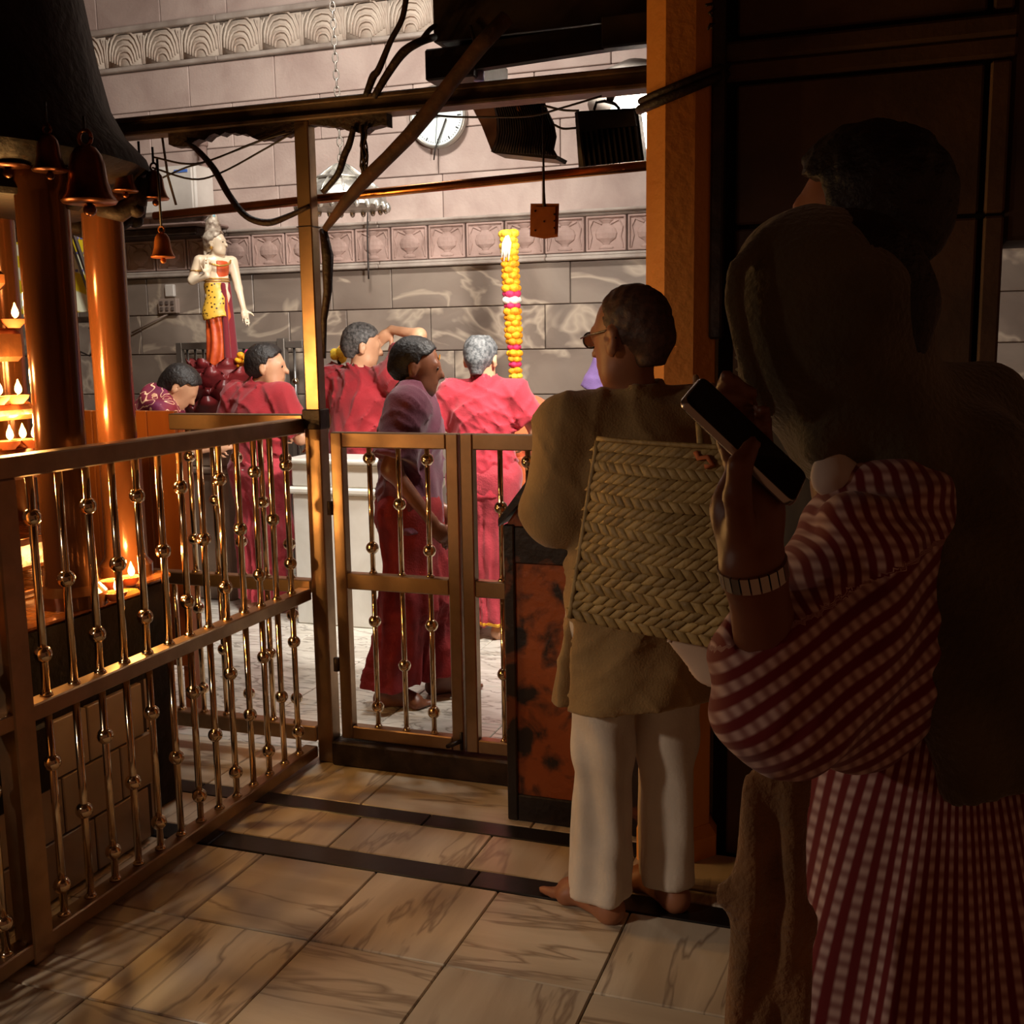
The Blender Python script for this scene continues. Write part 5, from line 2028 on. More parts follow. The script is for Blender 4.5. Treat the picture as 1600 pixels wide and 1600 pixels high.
def trousers(P):
    d = None
    for k in 'LR':
        hip, kn, an = (np.array(j[n_+k], float) for n_ in ('hip', 'kn', 'an'))
        an2 = np.array([an[0], an[1]+.01, .05])
        e = smin(cap(P, hip, kn, .10, .072), cap(P, kn, an2, .072, .088 if k == 'L' else .074), .05)
        a = np.arctan2(P[:, 0]-an[0], P[:, 1]-an[1])
        e = e+.006*np.sin(a*5+2*np.sin(P[:, 2]*6))*np.clip((.95-P[:, 2])/.5, 0, 1)+.003*np.sin(P[:, 2]*45+P[:, 0]*30+3*np.sin(a))*wob(P, 8)
        cr = np.cos(a-A0[k])
        e = e-.016*np.clip(cr, 0, 1)**10*np.clip((.85-P[:, 2])/.3, 0, 1)
        e = np.maximum(e, .065+.02*(P[:, 1]-an[1])-P[:, 2])
        d = e if d is None else np.minimum(d, e)
    d = smin(d, cap(P, j['pelvis'], np.array(j['pelvis'])+(0, 0, .05), .16, .15, .72), .04)
    return d


blob('trousers', trousers, (-.4, -.4, 0), (.4, .4, 1.1), .009, 'trouser_white', om, fr)
c, R, s_ = head_frame(j['head'])
gl = MB()


def hw(v):
    return fr.w(np.array(v)*s_@R.T+c)


for sx in (-1, 1):
    ctr = np.array([sx*.033, .099, .0])
    gl.tube([hw(ctr+(.024*math.cos(a), 0, .019*math.sin(a))) for a in np.linspace(0, 2*PI, 17)], .0022, 6)
    gl.tube([hw((sx*.058, .106, .006)), hw((sx*.079, .06, .008)), hw((sx*.083, -.005, .012)), hw((sx*.083, -.03, -.01))], .0022, 6)
gl.tube([hw((-.012, .110, .004)), hw((.012, .110, .004))], .002, 6)
glo = gl.build('spectacles', 'eye_dark', om, True)
for sx in (-1, 1):
    ctr = np.array([sx*.033, .099, .0])
    V = [hw(ctr+(.022*math.cos(a), y, .017*math.sin(a))) for y in (-.0008, .0008) for a in np.linspace(0, 2*PI, 13)[:-1]]
    F = [tuple(range(12))[::-1], tuple(range(12, 24))]+[(k, (k+1) % 12, 12+(k+1) % 12, 12+k) for k in range(12)]
    mesh_obj('lens', V, F, 'lens_glass', glo)

# ---- woven palm-leaf basket bag on his back
q = [at(934, 688, 2.40), at(1136, 702, 2.36), at(1172, 1022, 2.30), at(890, 966, 2.36)]      # TL TR BR BL
bk = thing('woven_bag', q[3], 'woven palm leaf shoulder bag carried behind the bald man', 'bag')


def bq(u, v, out=0.0):
    p = (q[0]*(1-u)+q[1]*u)*(1-v)+(q[3]*(1-u)+q[2]*u)*v
    bulge = .045*math.sin(PI*min(max(u, 0), 1))*math.sin(PI*min(max(v*.85+.1, 0), 1))
    return p+np.array([-.05, -1, 0])*(bulge+out)


nu, nv = 14, 16
V, F = [], []
for side_ in (0, 1):
    for i in range(nv+1):
        for k in range(nu+1):
            p = bq(k/nu, i/nv, -.004)
            if side_:
                u_, v_ = k/nu, i/nv
                p = (q[0]*(1-u_)+q[1]*u_)*(1-v_)+(q[3]*(1-u_)+q[2]*u_)*v_+np.array([0, .03+.045*v_, 0])
            V.append(p)
W1 = nu+1
o2 = (nv+1)*W1
for i in range(nv):
    for k in range(nu):
        a = i*W1+k
        F.append((a, a+W1, a+W1+1, a+1))
        F.append((o2+a, o2+a+1, o2+a+W1+1, o2+a+W1))
for k in range(nu):
    F.append((k, k+1, o2+k+1, o2+k))
    a = nv*W1+k
    F.append((a, o2+a, o2+a+1, a+1))
for i in range(nv):
    a = i*W1
    F.append((a, o2+a, o2+a+W1, a+W1))
    a = i*W1+nu
    F.append((a, a+W1, o2+a+W1, o2+a))
mesh_obj('bag_wall', V, F, 'straw_dark', bk, True)


def strip_mesh(name, w_, h_, lean):
    nx, ny = 4, 4
    V, F = [], []
    for i in range(ny+1):
        for k in range(nx+1):
            u, v = -1+2*k/nx, -1+2*i/ny
            V.append((u*w_/2+lean*v*h_/2, -.0045*(1-.8*u*u)*(1-.75*v*v), v*h_/2))
    for i in range(ny):
        for k in range(nx):
            a = i*(nx+1)+k
            F.append((a, a+1, a+nx+2, a+nx+1))
    n0 = len(V)
    V += [(x, .003, z) for x, y, z in V]
    ring_ = [k for k in range(nx+1)]+[i*(nx+1)+nx for i in range(1, ny+1)]+[ny*(nx+1)+k for k in range(nx-1, -1, -1)]+[i*(nx+1) for i in range(ny-1, 0, -1)]
    for a, b in zip(ring_, ring_[1:]+ring_[:1]):
        F.append((b, a, a+n0, b+n0))
    me = bpy.data.meshes.new(name)
    me.from_pydata(V, [], F)
    me.polygons.foreach_set('use_smooth', np.ones(len(me.polygons), dtype=bool))
    me.materials.append(M('straw'))
    return me


rows_, cols_ = 18, 15
sm = [strip_mesh('weave_strip', .026, .0265, .95), strip_mesh('weave_strip', .026, .0265, -.75)]
for i in range(rows_):
    for k in range(cols_):
        u = (k+.5+.35*(i % 2)-.17)/cols_
        v = (i+.5)/rows_
        p = bq(u, v, .001)
        o = piece('weave_strip', sm[0 if (i % 3) != 2 else 1], bk, p)
        ex, ez = bq(u+.02, v)-bq(u-.02, v), bq(u, v-.02)-bq(u, v+.02)
        ex /= np.linalg.norm(ex)
        ny_ = np.cross(ez/np.linalg.norm(ez), ex)
        ny_ /= np.linalg.norm(ny_)
        ez = np.cross(ex, ny_)
        o.rotation_euler = Matrix((tuple(ex), tuple(ny_), tuple(ez))).transposed().to_euler()
mb = MB()
mb.tube([bq(u, 0, .004)+np.array([0, 0, .004]) for u in np.linspace(0, 1, 12)], .006, 6)
mb.build('rim', 'straw', bk, True)
for u_ in (0, 1):
    MB().tube([bq(u_, v, .0) for v in np.linspace(0, 1, 14)], .007, 6).build('edge_binding', 'straw', bk, True)
MB().tube([bq(.78, .02, .006), bq(.80, .05, .01), bq(.86, .04, .01), bq(.90, .08, .01), bq(.84, .09, .01)], .006, 6).build('stitching', 'clay', bk, True)
hs = fr.w(np.array(j['shR'])+(-.04, -.01, .10))
for u_ in (.80, .92):
    a = bq(u_, .02, -.02)
    MB().tube([a, a+(hs-a)*.5+np.array([0, -.02, .02]), hs], .008, 7).build('handle', 'straw', bk, True)

cb = [dep(1046, 1004, 2.42), dep(1175, 1004, 2.42), dep(1170, 1050, 2.42), dep(1098, 1050, 2.42)]
cbo = thing('cotton_bag', cb[3], 'pale cotton bag showing below the woven bag', 'bag')
def D_(x, y):
    return dep(x, y, 2.50)


bcc = (cb[0]+cb[1]+cb[2]+cb[3])/4
blob('pouch', lambda P: U([cap(P, D_(1085, 985), D_(1098, 1038), .055, .016, .35, FV), cap(P, D_(1120, 985), D_(1135, 1036), .05, .018, .35, FV), cap(P, D_(1165, 985), D_(1165, 1030), .05, .022, .35, FV)], .05), bcc-.22, bcc+.22, .007, 'cotton_bag', cbo)
MB().tube([cb[0], cb[0]+(0.02, .06, .2), fr.w((.2, .1, 1.3))], .006, 6).build('strap', 'cotton_bag', cbo, True)

# ---- man in plum shirt walking past, facing right
WX, WY = -1.985, 4.28
wm = thing('person', (WX, WY, 0), 'man in a plum shirt and red dhoti walking past inside the gate', 'person', PW)
fw = Frame(WX, WY, math.radians(-72))
jw = stance(1.60, lean=.03)
jw['anL'] = (-.09, .11, .085)
jw['knL'] = (-.09, .10, .47)
jw['anR'] = (.09, -.10, .085)
jw['knR'] = (.09, .0, .47)
jw['elL'] = (-.25, -.05, 1.06)
jw['wrL'] = (-.24, .10, .85)
jw['elR'] = (.25, -.04, 1.06)
jw['wrR'] = (.235, .12, .84)
jw['head'] = dict(c=tuple(to_local(fw, 652, 572, 4.28)), s=1.0, yaw=math.radians(2), pitch=math.radians(-8))
make_body(jw, wm, fw, 'skin_dark', .011)
make_eyes(jw, wm, fw)
lo, hi = bounds(jw)
blob('hair', lambda P: hair_sdf(P, jw['head'], .010, .05, -.05), np.array(jw['head']['c'])-.17, np.array(jw['head']['c'])+.18, .007, 'hair_black', wm, fw)
blob('shirt', lambda P: shirt_sdf(P, jw, .045, px_z(822, 650, WY), .85, .03, .013, 2.2, True, .02, 1.1), lo, hi, .011, 'plum_cloth', wm, fw)
blob('dhoti', lambda P: dhoti_sdf(P, jw, .95, .10, .025, .014, 1.1, 11, False, .035), lo, hi, .011, 'red_dhoti', wm, fw)
c, R, s_ = head_frame(jw['head'])
fm = MB().box((-.018, -.002, -.010), (.018, .002, .012)).build('forehead_mark', 'marigold', wm)
fm.location = Vector(fw.w(np.array([0, .089, .048])*s_@R.T+c))-wloc(wm)
fm.rotation_euler = Matrix((fw.R@R).tolist()).to_euler()
fm.data.transform(Matrix.Translation(wloc(wm)))

# ---- man in rose polo shirt, back to the camera
RX, RY = -2.065, 5.40
rm = thing('person', (RX, RY, 0), 'man in a rose polo shirt with thinning grey hair, back turned', 'person', PW)
fp = Frame(RX, RY, math.radians(4))
jp = stance(1.60, lean=.02)
jp['elL'] = (-.29, .05, 1.06)
jp['wrL'] = (-.16, .30, 1.02)
jp['elR'] = (.29, .05, 1.08)
jp['wrR'] = (.16, .30, 1.04)
jp['head'] = dict(c=tuple(to_local(fp, 752, 560, 5.42)), s=1.03, yaw=math.radians(-4), pitch=math.radians(-8))
make_body(jp, rm, fp, 'skin_fair', .012)
lo, hi = bounds(jp)
blob('hair', lambda P: hair_sdf(P, jp['head'], .010, .05, -.07, bald=((0, -.03, .13), (.045, .06, .03))), np.array(jp['head']['c'])-.17, np.array(jp['head']['c'])+.18, .007, 'hair_steel', rm, fp)
blob('polo_shirt', lambda P: shirt_sdf(P, jp, .026, px_z(776, 750, RY), .66, .035, .014, .4, True, .02, 1.12), lo, hi, .011, 'rose_cloth', rm, fp)
blob('dhoti', lambda P: dhoti_sdf(P, jp, .95, px_z(972, 770, RY), .015, .010, 2.0, 13, False, .01), lo, hi, .011, 'rose_dhoti', rm, fp)
zb = px_z(972, 770, RY)
blob('gold_border', lambda P: np.maximum(np.abs(P[:, 2]-zb-.012)-.010, dhoti_sdf(P, jp, .95, zb-.05, .018, .010, 2.0, 13, False, .01)), (-.3, -.3, zb-.05), (.3, .3, zb+.06), .007, 'gold_border', rm, fp)

# ---- man in red shirt with white belt, left, head turned right
LX, LY = -3.55, 5.58
lm = thing('person', (LX, LY, 0), 'black haired man in a red shirt with a white belt, face turned right', 'person', PW)
fl_ = Frame(LX, LY, math.radians(-8))
jl = stance(1.58, lean=.02)
jl['elL'] = (-.27, .02, 1.06)
jl['wrL'] = (-.14, .26, 1.02)
jl['elR'] = (.27, .05, 1.04)
jl['wrR'] = (.14, .28, 1.0)
jl['head'] = dict(c=tuple(to_local(fl_, 418, 572, 5.60)), s=1.04, yaw=math.radians(-62), pitch=math.radians(-2))
make_body(jl, lm, fl_, 'skin_fair', .012)
make_eyes(jl, lm, fl_)
lo, hi = bounds(jl)
blob('hair', lambda P: hair_sdf(P, jl['head'], .016, .055, -.05, side=.0), np.array(jl['head']['c'])-.18, np.array(jl['head']['c'])+.19, .007, 'hair_black', lm, fl_)
zl = px_z(728, 400, LY)
blob('shirt', lambda P: shirt_sdf(P, jl, .028, zl, .95, .03, .015, 3.1, True, .015, 1.15), lo, hi, .011, 'red_cloth', lm, fl_)
blob('belt', lambda P: np.maximum(np.abs(P[:, 2]-zl+.012)-.014, cap(P, (0, 0, .8), (0, 0, 1.0), .165+.02, .16+.02, .72)), (-.3, -.3, zl-.06), (.3, .3, zl+.05), .008, 'belt_white', lm, fl_)
blob('dhoti', lambda P: dhoti_sdf(P, jl, .93, .07, .015, .012, .7, 12, False, .0), lo, hi, .011, 'rose_dhoti', lm, fl_)

# ---- man raising his arm to his forehead, behind the marble counter
TY = 5.90
TX = float(at(556, 650, TY)[0])
tm = thing('person', (TX, TY, 0), 'grey haired man in a red shirt raising his arm to his forehead', 'person', PW)
ft = Frame(TX, TY, math.radians(-14))
jt = stance(1.66, lean=.03, sh=.20)
jt['head'] = dict(c=tuple(to_local(ft, 567, 540, TY+.05)), s=1.06, yaw=math.radians(-42), pitch=math.radians(-10))
jt['shR'] = tuple(to_local(ft, 618, 588, TY))
jt['elR'] = tuple(to_local(ft, 655, 524, TY+.10))
jt['wrR'] = tuple(to_local(ft, 612, 515, TY+.16))
jt['handR'] = dict(d=tuple(to_local(ft, 585, 540, TY+.14)-to_local(ft, 612, 515, TY+.16)), n=(-.3, -.6, -.6), curl=.3)
jt['elL'] = (-.30, .05, 1.10)
jt['wrL'] = (-.18, .28, 1.08)
make_body(jt, tm, ft, 'skin_fair', .011)
lo, hi = bounds(jt)
blob('hair', lambda P: hair_sdf(P, jt['head'], .013, .05, -.06), np.array(jt['head']['c'])-.18, np.array(jt['head']['c'])+.19, .007, 'hair_grey', tm, ft)
blob('shirt', lambda P: shirt_sdf(P, jt, .036, .80, .55, .03, .018, 1.9, True, .03, 1.35), lo, hi, .011, 'red_cloth', tm, ft)
blob('dhoti', lambda P: dhoti_sdf(P, jt, .93, .07, .015, .010, .3, 12, False, .0), lo, hi, .016, 'rose_dhoti', tm, ft)

# ---- violet sleeved person behind the bald man
VY = 5.75
VX = float(at(985, 600, VY)[0])
vm = thing('person', (VX, VY, 0), 'person in a violet shirt almost hidden behind the bald man', 'person', PW)
fv = Frame(VX, VY, math.radians(10))
jv = stance(1.66)
jv['shL'] = tuple(to_local(fv, 950, 568, VY))
jv['elL'] = tuple(to_local(fv, 915, 640, VY))
jv['wrL'] = tuple(to_local(fv, 950, 690, VY+.2))
make_body(jv, vm, fv, 'skin', .017)
lo, hi = bounds(jv)
blob('hair', lambda P: hair_sdf(P, jv['head'], .014, .05, -.05), np.array(jv['head']['c'])-.17, np.array(jv['head']['c'])+.18, .009, 'hair_black', vm, fv)
blob('shirt', lambda P: shirt_sdf(P, jv, .026, .80, .62, .03, .006, .9, True, .02, 1.1), lo, hi, .012, 'violet_cloth', vm, fv)
blob('trousers', lambda P: dhoti_sdf(P, jv, .92, .07, .0, .006, .9, 9, True, .0), lo, hi, .018, 'trouser_dark', vm, fv)

# ---- orange clad worshipper bending to the right
BY_ = 6.08
bX = float(at(822, 700, BY_)[0])
bm_ = thing('person', (bX, BY_, 0), 'worshipper in orange bending down right of the rose polo shirt', 'person', PW)
fb_ = Frame(bX, BY_, math.radians(-80))
sh0 = to_local(fb_, 852, 676, BY_)
jb = stance(1.62)
jb.update(pelvis=(0, -.05, .93), waist=(0, .03, 1.06), chest=tuple(sh0*(0, 1, 1)+(0, -.10, .02)), neck=tuple(sh0*(0, 1, 1)+(0, .06, -.06)))
for k, x in (('L', -1), ('R', 1)):
    jb['sh'+k] = tuple(sh0*(0, 1, 1)+(x*.18, 0, -.05))
    jb['el'+k] = tuple(sh0*(0, 1, 1)+(x*.20, .06, -.28))
    jb['wr'+k] = tuple(sh0*(0, 1, 1)+(x*.16, .22, -.22))
jb['head'] = dict(c=tuple(sh0*(0, 1, 1)+(0, .20, -.14)), s=.95, pitch=math.radians(-60))
make_body(jb, bm_, fb_, 'skin', .017)
lo, hi = bounds(jb)
blob('hair', lambda P: hair_sdf(P, jb['head'], .014, .05, -.05), np.array(jb['head']['c'])-.2, np.array(jb['head']['c'])+.2, .009, 'hair_black', bm_, fb_)


def orange_top(P):
    d = U([cap(P, jb['pelvis'], jb['waist'], .18, .175, .85), cap(P, jb['waist'], jb['chest'], .175, .18, .85), cap(P, jb['chest'], np.array(jb['neck'])+(0, -.04, 0), .17, .10, .85)], .06)
    for k in 'LR':
        d = smin(d, cap(P, jb['sh'+k], jb['el'+k], .085, .065), .05)
    return np.maximum(d+.006*wob(P, 14, 2), .70-P[:, 2])


blob('robe', orange_top, lo, hi, .012, 'orange_cloth', bm_, fb_)
blob('dhoti', lambda P: dhoti_sdf(P, jb, .92, .07, .02, .010, .3, 12, False, .0), lo, hi, .017, 'orange_cloth', bm_, fb_)

# ---- woman in a patterned maroon sari bending over at the left
AY = 5.15
aX = float(at(228, 700, AY)[0])
aw = thing('person', (aX, AY, 0), 'woman in a maroon printed sari bending forward by the lotus', 'person', PW)
fa_ = Frame(aX, AY, math.radians(-62))
hA = to_local(fa_, 278, 606, AY)
bA = to_local(fa_, 236, 622, AY)
ja = stance(1.55)
ja.update(pelvis=(0, -.12, .88), waist=(0, -.04, 1.02), chest=tuple(bA*(0, 1, 1)+(0, .03, -.09)), neck=tuple(hA*(0, 1, 1)+(0, -.09, -.045)))
for k, x in (('L', -1), ('R', 1)):
    ja['sh'+k] = tuple(bA*(0, 1, 1)+(x*.15, .07, -.07))
    ja['el'+k] = tuple(bA*(0, 1, 1)+(x*.17, .13, -.30))
    ja['wr'+k] = tuple(bA*(0, 1, 1)+(x*.12, .32, -.28))
ja['head'] = dict(c=tuple(hA*(0, 1, 1)), s=.98, pitch=math.radians(-42))
make_body(ja, aw, fa_, 'skin_fair', .012)
lo, hi = bounds(ja)
blob('hair', lambda P: U([hair_sdf(P, ja['head'], .017, .055, -.06), cap(P, hA*(0, 1, 1)+(0, -.09, .0), hA*(0, 1, 1)+(0, -.11, -.03), .045, .03)], .03), np.array(ja['head']['c'])-.2, np.array(ja['head']['c'])+.2, .007, 'hair_black', aw, fa_)
MB().tube([fa_.w(hA*(0, 1, 1)+(.035*math.cos(a), -.115+.02*math.cos(a), -.015+.035*math.sin(a))) for a in np.linspace(0, 2*PI, 13)], .008, 6).build('hair_tie', 'marigold_pale', aw, True)


def sari_top(P):
    d = U([cap(P, ja['pelvis'], ja['waist'], .17, .15, .85), cap(P, ja['waist'], ja['chest'], .15, .15, .85), cap(P, ja['chest'], np.array(ja['neck'])+(0, -.05, -.02), .145, .075, .85)], .06)
    for k in 'LR':
        d = smin(d, cap(P, ja['sh'+k], ja['el'+k], .075, .060), .05)
    return np.maximum(d+.007*np.sin(P[:, 1]*40+P[:, 2]*30+3*np.sin(P[:, 0]*14)), .60-P[:, 2])


blob('sari_top', sari_top, lo, hi, .011, 'sari_print', aw, fa_)
blob('sari_skirt', lambda P: dhoti_sdf(P, ja, .90, .05, .03, .012, .3, 14, False, .03), lo, hi, .013, 'sari_print', aw, fa_)

# ---- woman in a dark shawl, close on the right, looking at a phone
D = dep
sw_base = D(1440, 1600, 1.30)
sm_ = thing('person', (sw_base[0], sw_base[1], 0), 'woman under a dark olive shawl in a red checked dress, looking at a phone', 'person', 'women in the queue')
SHL = np.array([-.333, .943, 0])      # the way she faces, roughly
J = {k: D(*v) for k, v in dict(head=(1305, 505, 1.30), neck=(1352, 680, 1.32), chest=(1430, 880, 1.33), waist=(1440, 1120, 1.33), pelvis=(1440, 1280, 1.33),
                               shL=(1385, 815, 1.24), elL=(1222, 1120, 1.13), wrL=(1176, 885, 1.06), shR=(1540, 780, 1.42), elR=(1560, 1120, 1.42), wrR=(1440, 1020, 1.50)).items()}
fh = Frame(0, 0, 0)
hdW = dict(c=tuple(J['head']), s=.98, yaw=math.radians(62), pitch=math.radians(-22))
gx, gy_ = sw_base[0], sw_base[1]


def arm_hand(P):
    d = smin(cap(P, J['shL'], J['elL'], .046, .040), cap(P, J['elL'], J['wrL'], .040, .027), .02)
    d = smin(d, cap(P, J['wrL'], D(1168, 800, 1.075), .027, .030, .7, FV), .02)
    d = smin(d, cap(P, D(1168, 800, 1.075), D(1172, 755, 1.09), .030, .028, .6, FV), .02)
    # thumb lies over the screen
    th_ = [D(1160, 838, 1.05), D(1152, 775, 1.025), D(1156, 728, 1.015), D(1176, 694, 1.018)]
    for a, b, r1, r2 in zip(th_[:-1], th_[1:], (.016, .0125, .011), (.0125, .011, .0085)):
        d = smin(d, cap(P, a, b, r1, r2), .008)
    # four fingers behind the phone, tips hooked over its upper edge
    for k, (bx_, by_, mx_, my_, tx_, ty_) in enumerate(((1150, 745, 1118, 650, 1135, 588), (1168, 738, 1145, 640, 1152, 598), (1186, 742, 1170, 660, 1172, 612), (1200, 755, 1195, 690, 1192, 640))):
        pts = [D(bx_, by_, 1.095), D(mx_, my_, 1.155), D((mx_+tx_)/2, (my_+ty_)/2-4, 1.165), D(tx_, ty_, 1.135)]
        for q_, (a, b) in enumerate(zip(pts[:-1], pts[1:])):
            d = smin(d, cap(P, a, b, .0095-.0007*q_, .009-.0007*q_), .005)
    return d


def woman_body(P):
    d = U([cap(P, J['pelvis'], J['waist'], .12, .11, .8, SHL), cap(P, J['waist'], J['chest'], .11, .12, .75, SHL), cap(P, J['chest'], J['neck']-(0, 0, .06), .11, .06, .75, SHL),
           cap(P, J['neck']-(0, 0, .05), J['head']-(0, 0, .05), .05, .048), cap(P, J['shL'], J['shR'], .05), cap(P, J['shR'], J['elR'], .045, .038), cap(P, J['elR'], J['wrR'], .036, .026)], .03)
    for sx in (-1, 1):
        off = RV*sx*.055*np.array([1, 1, 0])
        hip, kn, an = J['pelvis']+off-(0, 0, .04), np.array([gx, gy_, .46])+off, np.array([gx, gy_, .085])+off
        d = smin(d, smin(cap(P, hip, kn, .07, .05), cap(P, kn, an, .055, .036), .03), .03)
        d = smin(d, foot_sdf(P, an, SHL, .9), .02)
    d = smin(d, hand_sdf(P, J['wrR'], J['wrR']-J['elR'], (0, 0, 1), .5, -1, .9), .012)
    d = smin(d, head_sdf(P, hdW), .02)
    return smin(d, arm_hand(P), .012)


pts = np.array(list(J.values()))
lo, hi = pts.min(0)-.22, pts.max(0)+.22
lo[2] = 0
blob('body', woman_body, lo, hi, .0065, 'skin_dark', sm_)
blob('hair', lambda P: hair_sdf(P, hdW, .012, .06, -.06), J['head']-.17, J['head']+.18, .009, 'hair_black', sm_)

sl_dir, sl_al = -.57*RV+.82*UV, .82*RV+.57*UV


def sleeve(P):
    s0, e0 = J['shL'], J['elL']
    up = D(1345, 822, 1.155)
    d = U([cap(P, s0+(0, 0, .0), D(1290, 1000, 1.18), .080, .085), cap(P, D(1290, 1000, 1.18), e0+(0, 0, .02), .085, .070), cap(P, D(1235, 1030, 1.14), D(1235, 1130, 1.14), .062, .055),
           cap(P, D(1400, 1040, 1.25), D(1330, 1120, 1.2), .085, .06)], .05)
    d = smin(d, cap(P, up, D(1365, 850, 1.17), .040, .05), .015)
    d = smin(d, cap(P, D(1200, 990, 1.11), D(1200, 1060, 1.12), .045, .05), .03)
    v = P@sl_dir
    a = P@sl_al
    d = d+.0035*np.sin(v*150+5*np.sin(a*16))*wob(P, 14)+.004*np.sin(v*62+4*np.sin(a*14)+1)
    ax = (J['wrL']-e0)/np.linalg.norm(J['wrL']-e0)
    return np.maximum(d, -cap(P, D(1172, 960, 1.075), D(1176, 900, 1.06), .036, .045))


def sleeve_weave(V):
    c_ = (J['shL']+J['elL'])/2
    w_ = V-c_
    u = (w_@sl_dir+.004*np.sin((w_@sl_al)*22))*.82
    # the upper puff carries its stripes up and down
    up_ = (V@UV) > (D(1345, 905, 1.15)@UV)+((V-D(1345, 905, 1.15))@RV)*.42
    u = np.where(up_, w_@RV+.25*(w_@UV)+.006*np.sin((w_@UV)*70), u)
    v = np.where(up_, w_@UV, w_@sl_al)
    return np.stack([u, v, 0*u], 1)


blob('sleeve', sleeve, pts.min(0)-.2, pts.max(0)+.2, .0055, 'check_cloth', sm_, None, sleeve_weave)
skc = (J['pelvis']+J['waist'])/2


def skirt(P):
    zt = D(1440, 1150, 1.33)[2]
    c_ = np.array([gx, gy_, 0])
    bt, tp = np.array([gx, gy_, .30]), np.array([J['waist'][0], J['waist'][1], zt])
    d = cap(P, bt, tp, .225, .145, .9, SHL)
    t = np.clip((zt-P[:, 2])/.4, 0, 1)
    a = np.arctan2((P-c_)@RV, -((P-c_)@SHL))
    d = d+.010*t*np.sin(a*9+2*np.sin(P[:, 2]*5))
    d = np.maximum(d, P[:, 2]-zt-.14)
    return np.maximum(d, .32-P[:, 2])


def skirt_weave(V):
    t = (V-np.array([gx, gy_, 0]))
    a = np.arctan2(t@RV, -(t@SHL))
    return np.stack([a*.120, V[:, 2]*.8, 0*a], 1)


blob('dress', skirt, (gx-.35, gy_-.35, .25), (gx+.35, gy_+.35, 1.35), .008, 'check_cloth', sm_, None, skirt_weave)


def shawl(P):
    hc = J['head']
    hood = ell(P, D(1300, 500, 1.31), (.118, .135, .128))
    rim = [D(1268, 338, 1.28), D(1195, 368, 1.24), D(1150, 420, 1.22), D(1146, 470, 1.21), D(1160, 540, 1.21), D(1180, 600, 1.21), D(1200, 640, 1.22)]
    r_ = None
    for a, b in zip(rim[:-1], rim[1:]):
        e = cap(P, a, b, .011)
        r_ = e if r_ is None else np.minimum(r_, e)
    fill = U([cap(P, D(1230, 420, 1.29), D(1225, 590, 1.28), .055, .045), cap(P, D(1300, 560, 1.3), D(1340, 660, 1.3), .09, .085)], .04)
    hood = U([hood, fill], .05)
    hood = np.maximum(hood, -ell(P, D(1185, 520, 1.36), (.075, .11, .085)))
    hood = smin(hood, r_, .012)
    wrap = U([cap(P, D(1285, 700, 1.23), D(1400, 668, 1.25), .022, .034), cap(P, D(1295, 668, 1.25), D(1420, 640, 1.28), .024, .034), cap(P, D(1350, 690, 1.28), D(1545, 632, 1.38), .05, .048),
              cap(P, D(1430, 650, 1.34), D(1520, 640, 1.40), .065, .055), cap(P, D(1400, 750, 1.28), D(1590, 725, 1.40), .075, .080)], .03)
    back = U([cap(P, D(1520, 790, 1.27), D(1580, 1000, 1.20), .11, .105, .6, FV), cap(P, D(1580, 1000, 1.20), D(1600, 1235, 1.19), .105, .095, .5, FV), cap(P, D(1405, 770, 1.27), D(1440, 800, 1.27), .06, .05)], .05)
    d = U([hood, wrap, back], .03)
    d = d+.005*np.sin(P@RV*60+5*np.sin(P@UV*9))*np.clip((1.50-P[:, 2])/.15, 0, 1)+.006*np.sin((P@RV*.8-P@UV*.6)*55+2)*np.clip((P[:, 2]-1.46)/.1, 0, 1)*wob(P, 7, 1)
    return np.maximum(d, D(1500, 1243, 1.18)[2]-P[:, 2]+.012*np.sin(P@RV*40))


blob('shawl', shawl, (-.35, .88, .98), (.42, 1.75, 1.76), .007, 'shawl', sm_)


def scarf(P):
    a = U([cap(P, D(1200, 1195, 1.17), D(1172, 1400, 1.17), .018, .025, .7, FV), cap(P, D(1172, 1400, 1.17), D(1178, 1660, 1.17), .025, .027, .7, FV)], .02)
    b = U([cap(P, D(1243, 1195, 1.16), D(1243, 1440, 1.16), .014, .015), cap(P, D(1243, 1440, 1.16), D(1235, 1660, 1.16), .015, .019)], .02)
    d = np.minimum(a, b)
    return d+.0035*np.sin(P@RV*170+3*np.sin(P[:, 2]*11))


blob('scarf_end', scarf, (-.35, .8, .55), (.1, 1.3, 1.3), .006, 'shawl_brown', sm_)
blob('collar', lambda P: U([cap(P, D(1266, 662, 1.235), D(1284, 655, 1.235), .007), cap(P, D(1296, 705, 1.22), D(1300, 745, 1.22), .014, .020, .5, FV), cap(P, D(1300, 745, 1.22), D(1335, 742, 1.24), .016)], .02), D(1280, 720, 1.22)-.1, D(1280, 720, 1.22)+.1, .006, 'white_cloth', sm_)
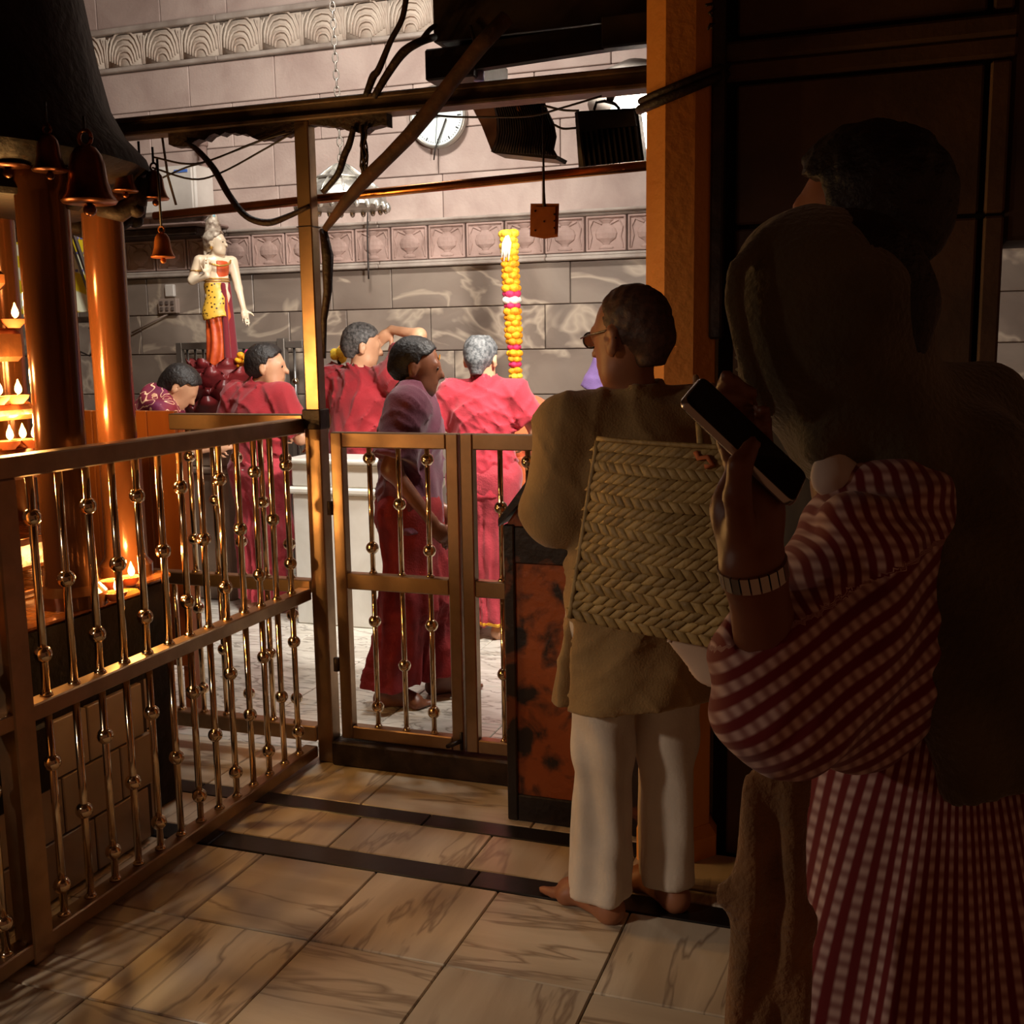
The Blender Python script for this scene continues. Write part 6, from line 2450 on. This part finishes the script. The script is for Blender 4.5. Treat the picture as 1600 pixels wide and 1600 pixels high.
# bracelet watch made of links
wd_ = (J['wrL']-J['elL'])/np.linalg.norm(J['wrL']-J['elL'])
e1 = RV-wd_*(RV@wd_)
e1 /= np.linalg.norm(e1)
e2 = np.cross(wd_, e1)
wt = thing('wrist_watch', J['wrL'], 'metal link bracelet watch on the wrist below the phone', 'watch')
wc = J['wrL']-wd_*.004
for k in range(22):
    a = 2*PI*k/22
    dr_ = e1*math.cos(a)+e2*math.sin(a)
    tg = -e1*math.sin(a)+e2*math.cos(a)
    p = wc+dr_*.0315
    Rm = np.stack([tg, wd_, dr_], 1)
    hx, hy, hz = (.0040, .0085, .0022)
    V = [p+Rm@np.array((sx*hx, sy*hy, sz*hz)) for sz in (-1, 1) for sy in (-1, 1) for sx in (-1, 1)]
    F = [(0, 2, 3, 1), (4, 5, 7, 6), (0, 1, 5, 4), (2, 6, 7, 3), (0, 4, 6, 2), (1, 3, 7, 5)]
    mesh_obj('link', V, F, 'watch_metal', wt)
MB().lathe([(.014, 0), (.016, .003), (.015, .007)], wc+e2*.031, 18, e2).build('case', 'watch_metal', wt, True)
# the phone
A_ = D(1062, 628, 1.045)
ax_l = (D(1226, 783, 1.045)-A_)
ax_l /= np.linalg.norm(ax_l)
sh_ax = RV*.030+UV*.030+FV*.058
sh_ax -= ax_l*(sh_ax@ax_l)
sh_ax /= np.linalg.norm(sh_ax)
nn = np.cross(ax_l, sh_ax)
if nn@FV > 0:
    nn = -nn
Lp, Wp, Tp = .147, .071, .0085
pc = A_+ax_l*Lp/2+sh_ax*Wp/2
ph = thing('smartphone', pc, 'dark smartphone with a silver edge held in the woman\'s hand', 'phone')


def rrect(L_, W_, r_, n_=6):
    out = []
    for cx, cy, a0 in ((L_/2-r_, W_/2-r_, 0), (-L_/2+r_, W_/2-r_, PI/2), (-L_/2+r_, -W_/2+r_, PI), (L_/2-r_, -W_/2+r_, 1.5*PI)):
        for k in range(n_+1):
            a = a0+PI/2*k/n_
            out.append((cx+r_*math.cos(a), cy+r_*math.sin(a)))
    return out


def slab(L_, W_, r_, prof_):
    V, F = [], []
    n_ = None
    for ins, h_ in prof_:
        rr = rrect(L_-2*ins, W_-2*ins, r_-ins*.9)
        n_ = len(rr)
        V += [pc+ax_l*x+sh_ax*y+nn*h_ for x, y in rr]
    for i in range(len(prof_)-1):
        for k in range(n_):
            F.append((i*n_+k, i*n_+(k+1) % n_, (i+1)*n_+(k+1) % n_, (i+1)*n_+k))
    F.append(tuple(range(n_))[::-1])
    F.append(tuple((len(prof_)-1)*n_+k for k in range(n_)))
    return V, F


V, F = slab(Lp, Wp, .011, [(.0015, -Tp/2), (0, -Tp/2+.002), (0, Tp/2-.002), (.0012, Tp/2)])
auto_smooth(mesh_obj('frame', V, F, 'phone_frame', ph))
V, F = slab(Lp-.004, Wp-.004, .0095, [(0, Tp/2-.001), (.0003, Tp/2+.0005)])
mesh_obj('screen', V, F, 'phone_glass', ph)
V, F = slab(Lp-.004, Wp-.004, .0095, [(0, -Tp/2-.0006), (.0003, -Tp/2+.001)])
mesh_obj('back_glass', V, F, 'phone_glass', ph)

# ---- tall dark haired man behind her
q_ = D(1345, 330, 1.80)
xm_ = thing('person', (q_[0], q_[1], 0), 'dark haired man mostly hidden behind the shawled woman', 'person', PW)
fx = Frame(q_[0], q_[1], math.radians(82))
ztop_ = float(D(1335, 215, 1.80)[2])
jx = stance(ztop_-.01, sh=.175)
for k_, x_ in (('L', -1), ('R', 1)):
    jx['el'+k_] = (x_*.20, -.07, 1.18)
    jx['wr'+k_] = (x_*.12, -.12, .96)
jx['head'] = dict(c=tuple(fx.l(D(1342, 345, 1.80))), s=1.12, yaw=math.radians(-14), pitch=math.radians(4))
make_body(jx, xm_, fx, 'skin', .014)
lo, hi = bounds(jx)
blob('hair', lambda P: hair_sdf(P, jx['head'], .024, .06, -.06)+.004*wob(P, 70, 1), np.array(jx['head']['c'])-.2, np.array(jx['head']['c'])+.22, .008, 'hair_black', xm_, fx)
blob('shirt', lambda P: shirt_sdf(P, jx, .026, .90, 1.8, .03, .007, .9), lo, hi, .018, 'trouser_dark', xm_, fx)
blob('trousers', lambda P: dhoti_sdf(P, jx, 1.0, .08, .0, .006, .9, 9, True, .0), lo, hi, .018, 'trouser_dark', xm_, fx)
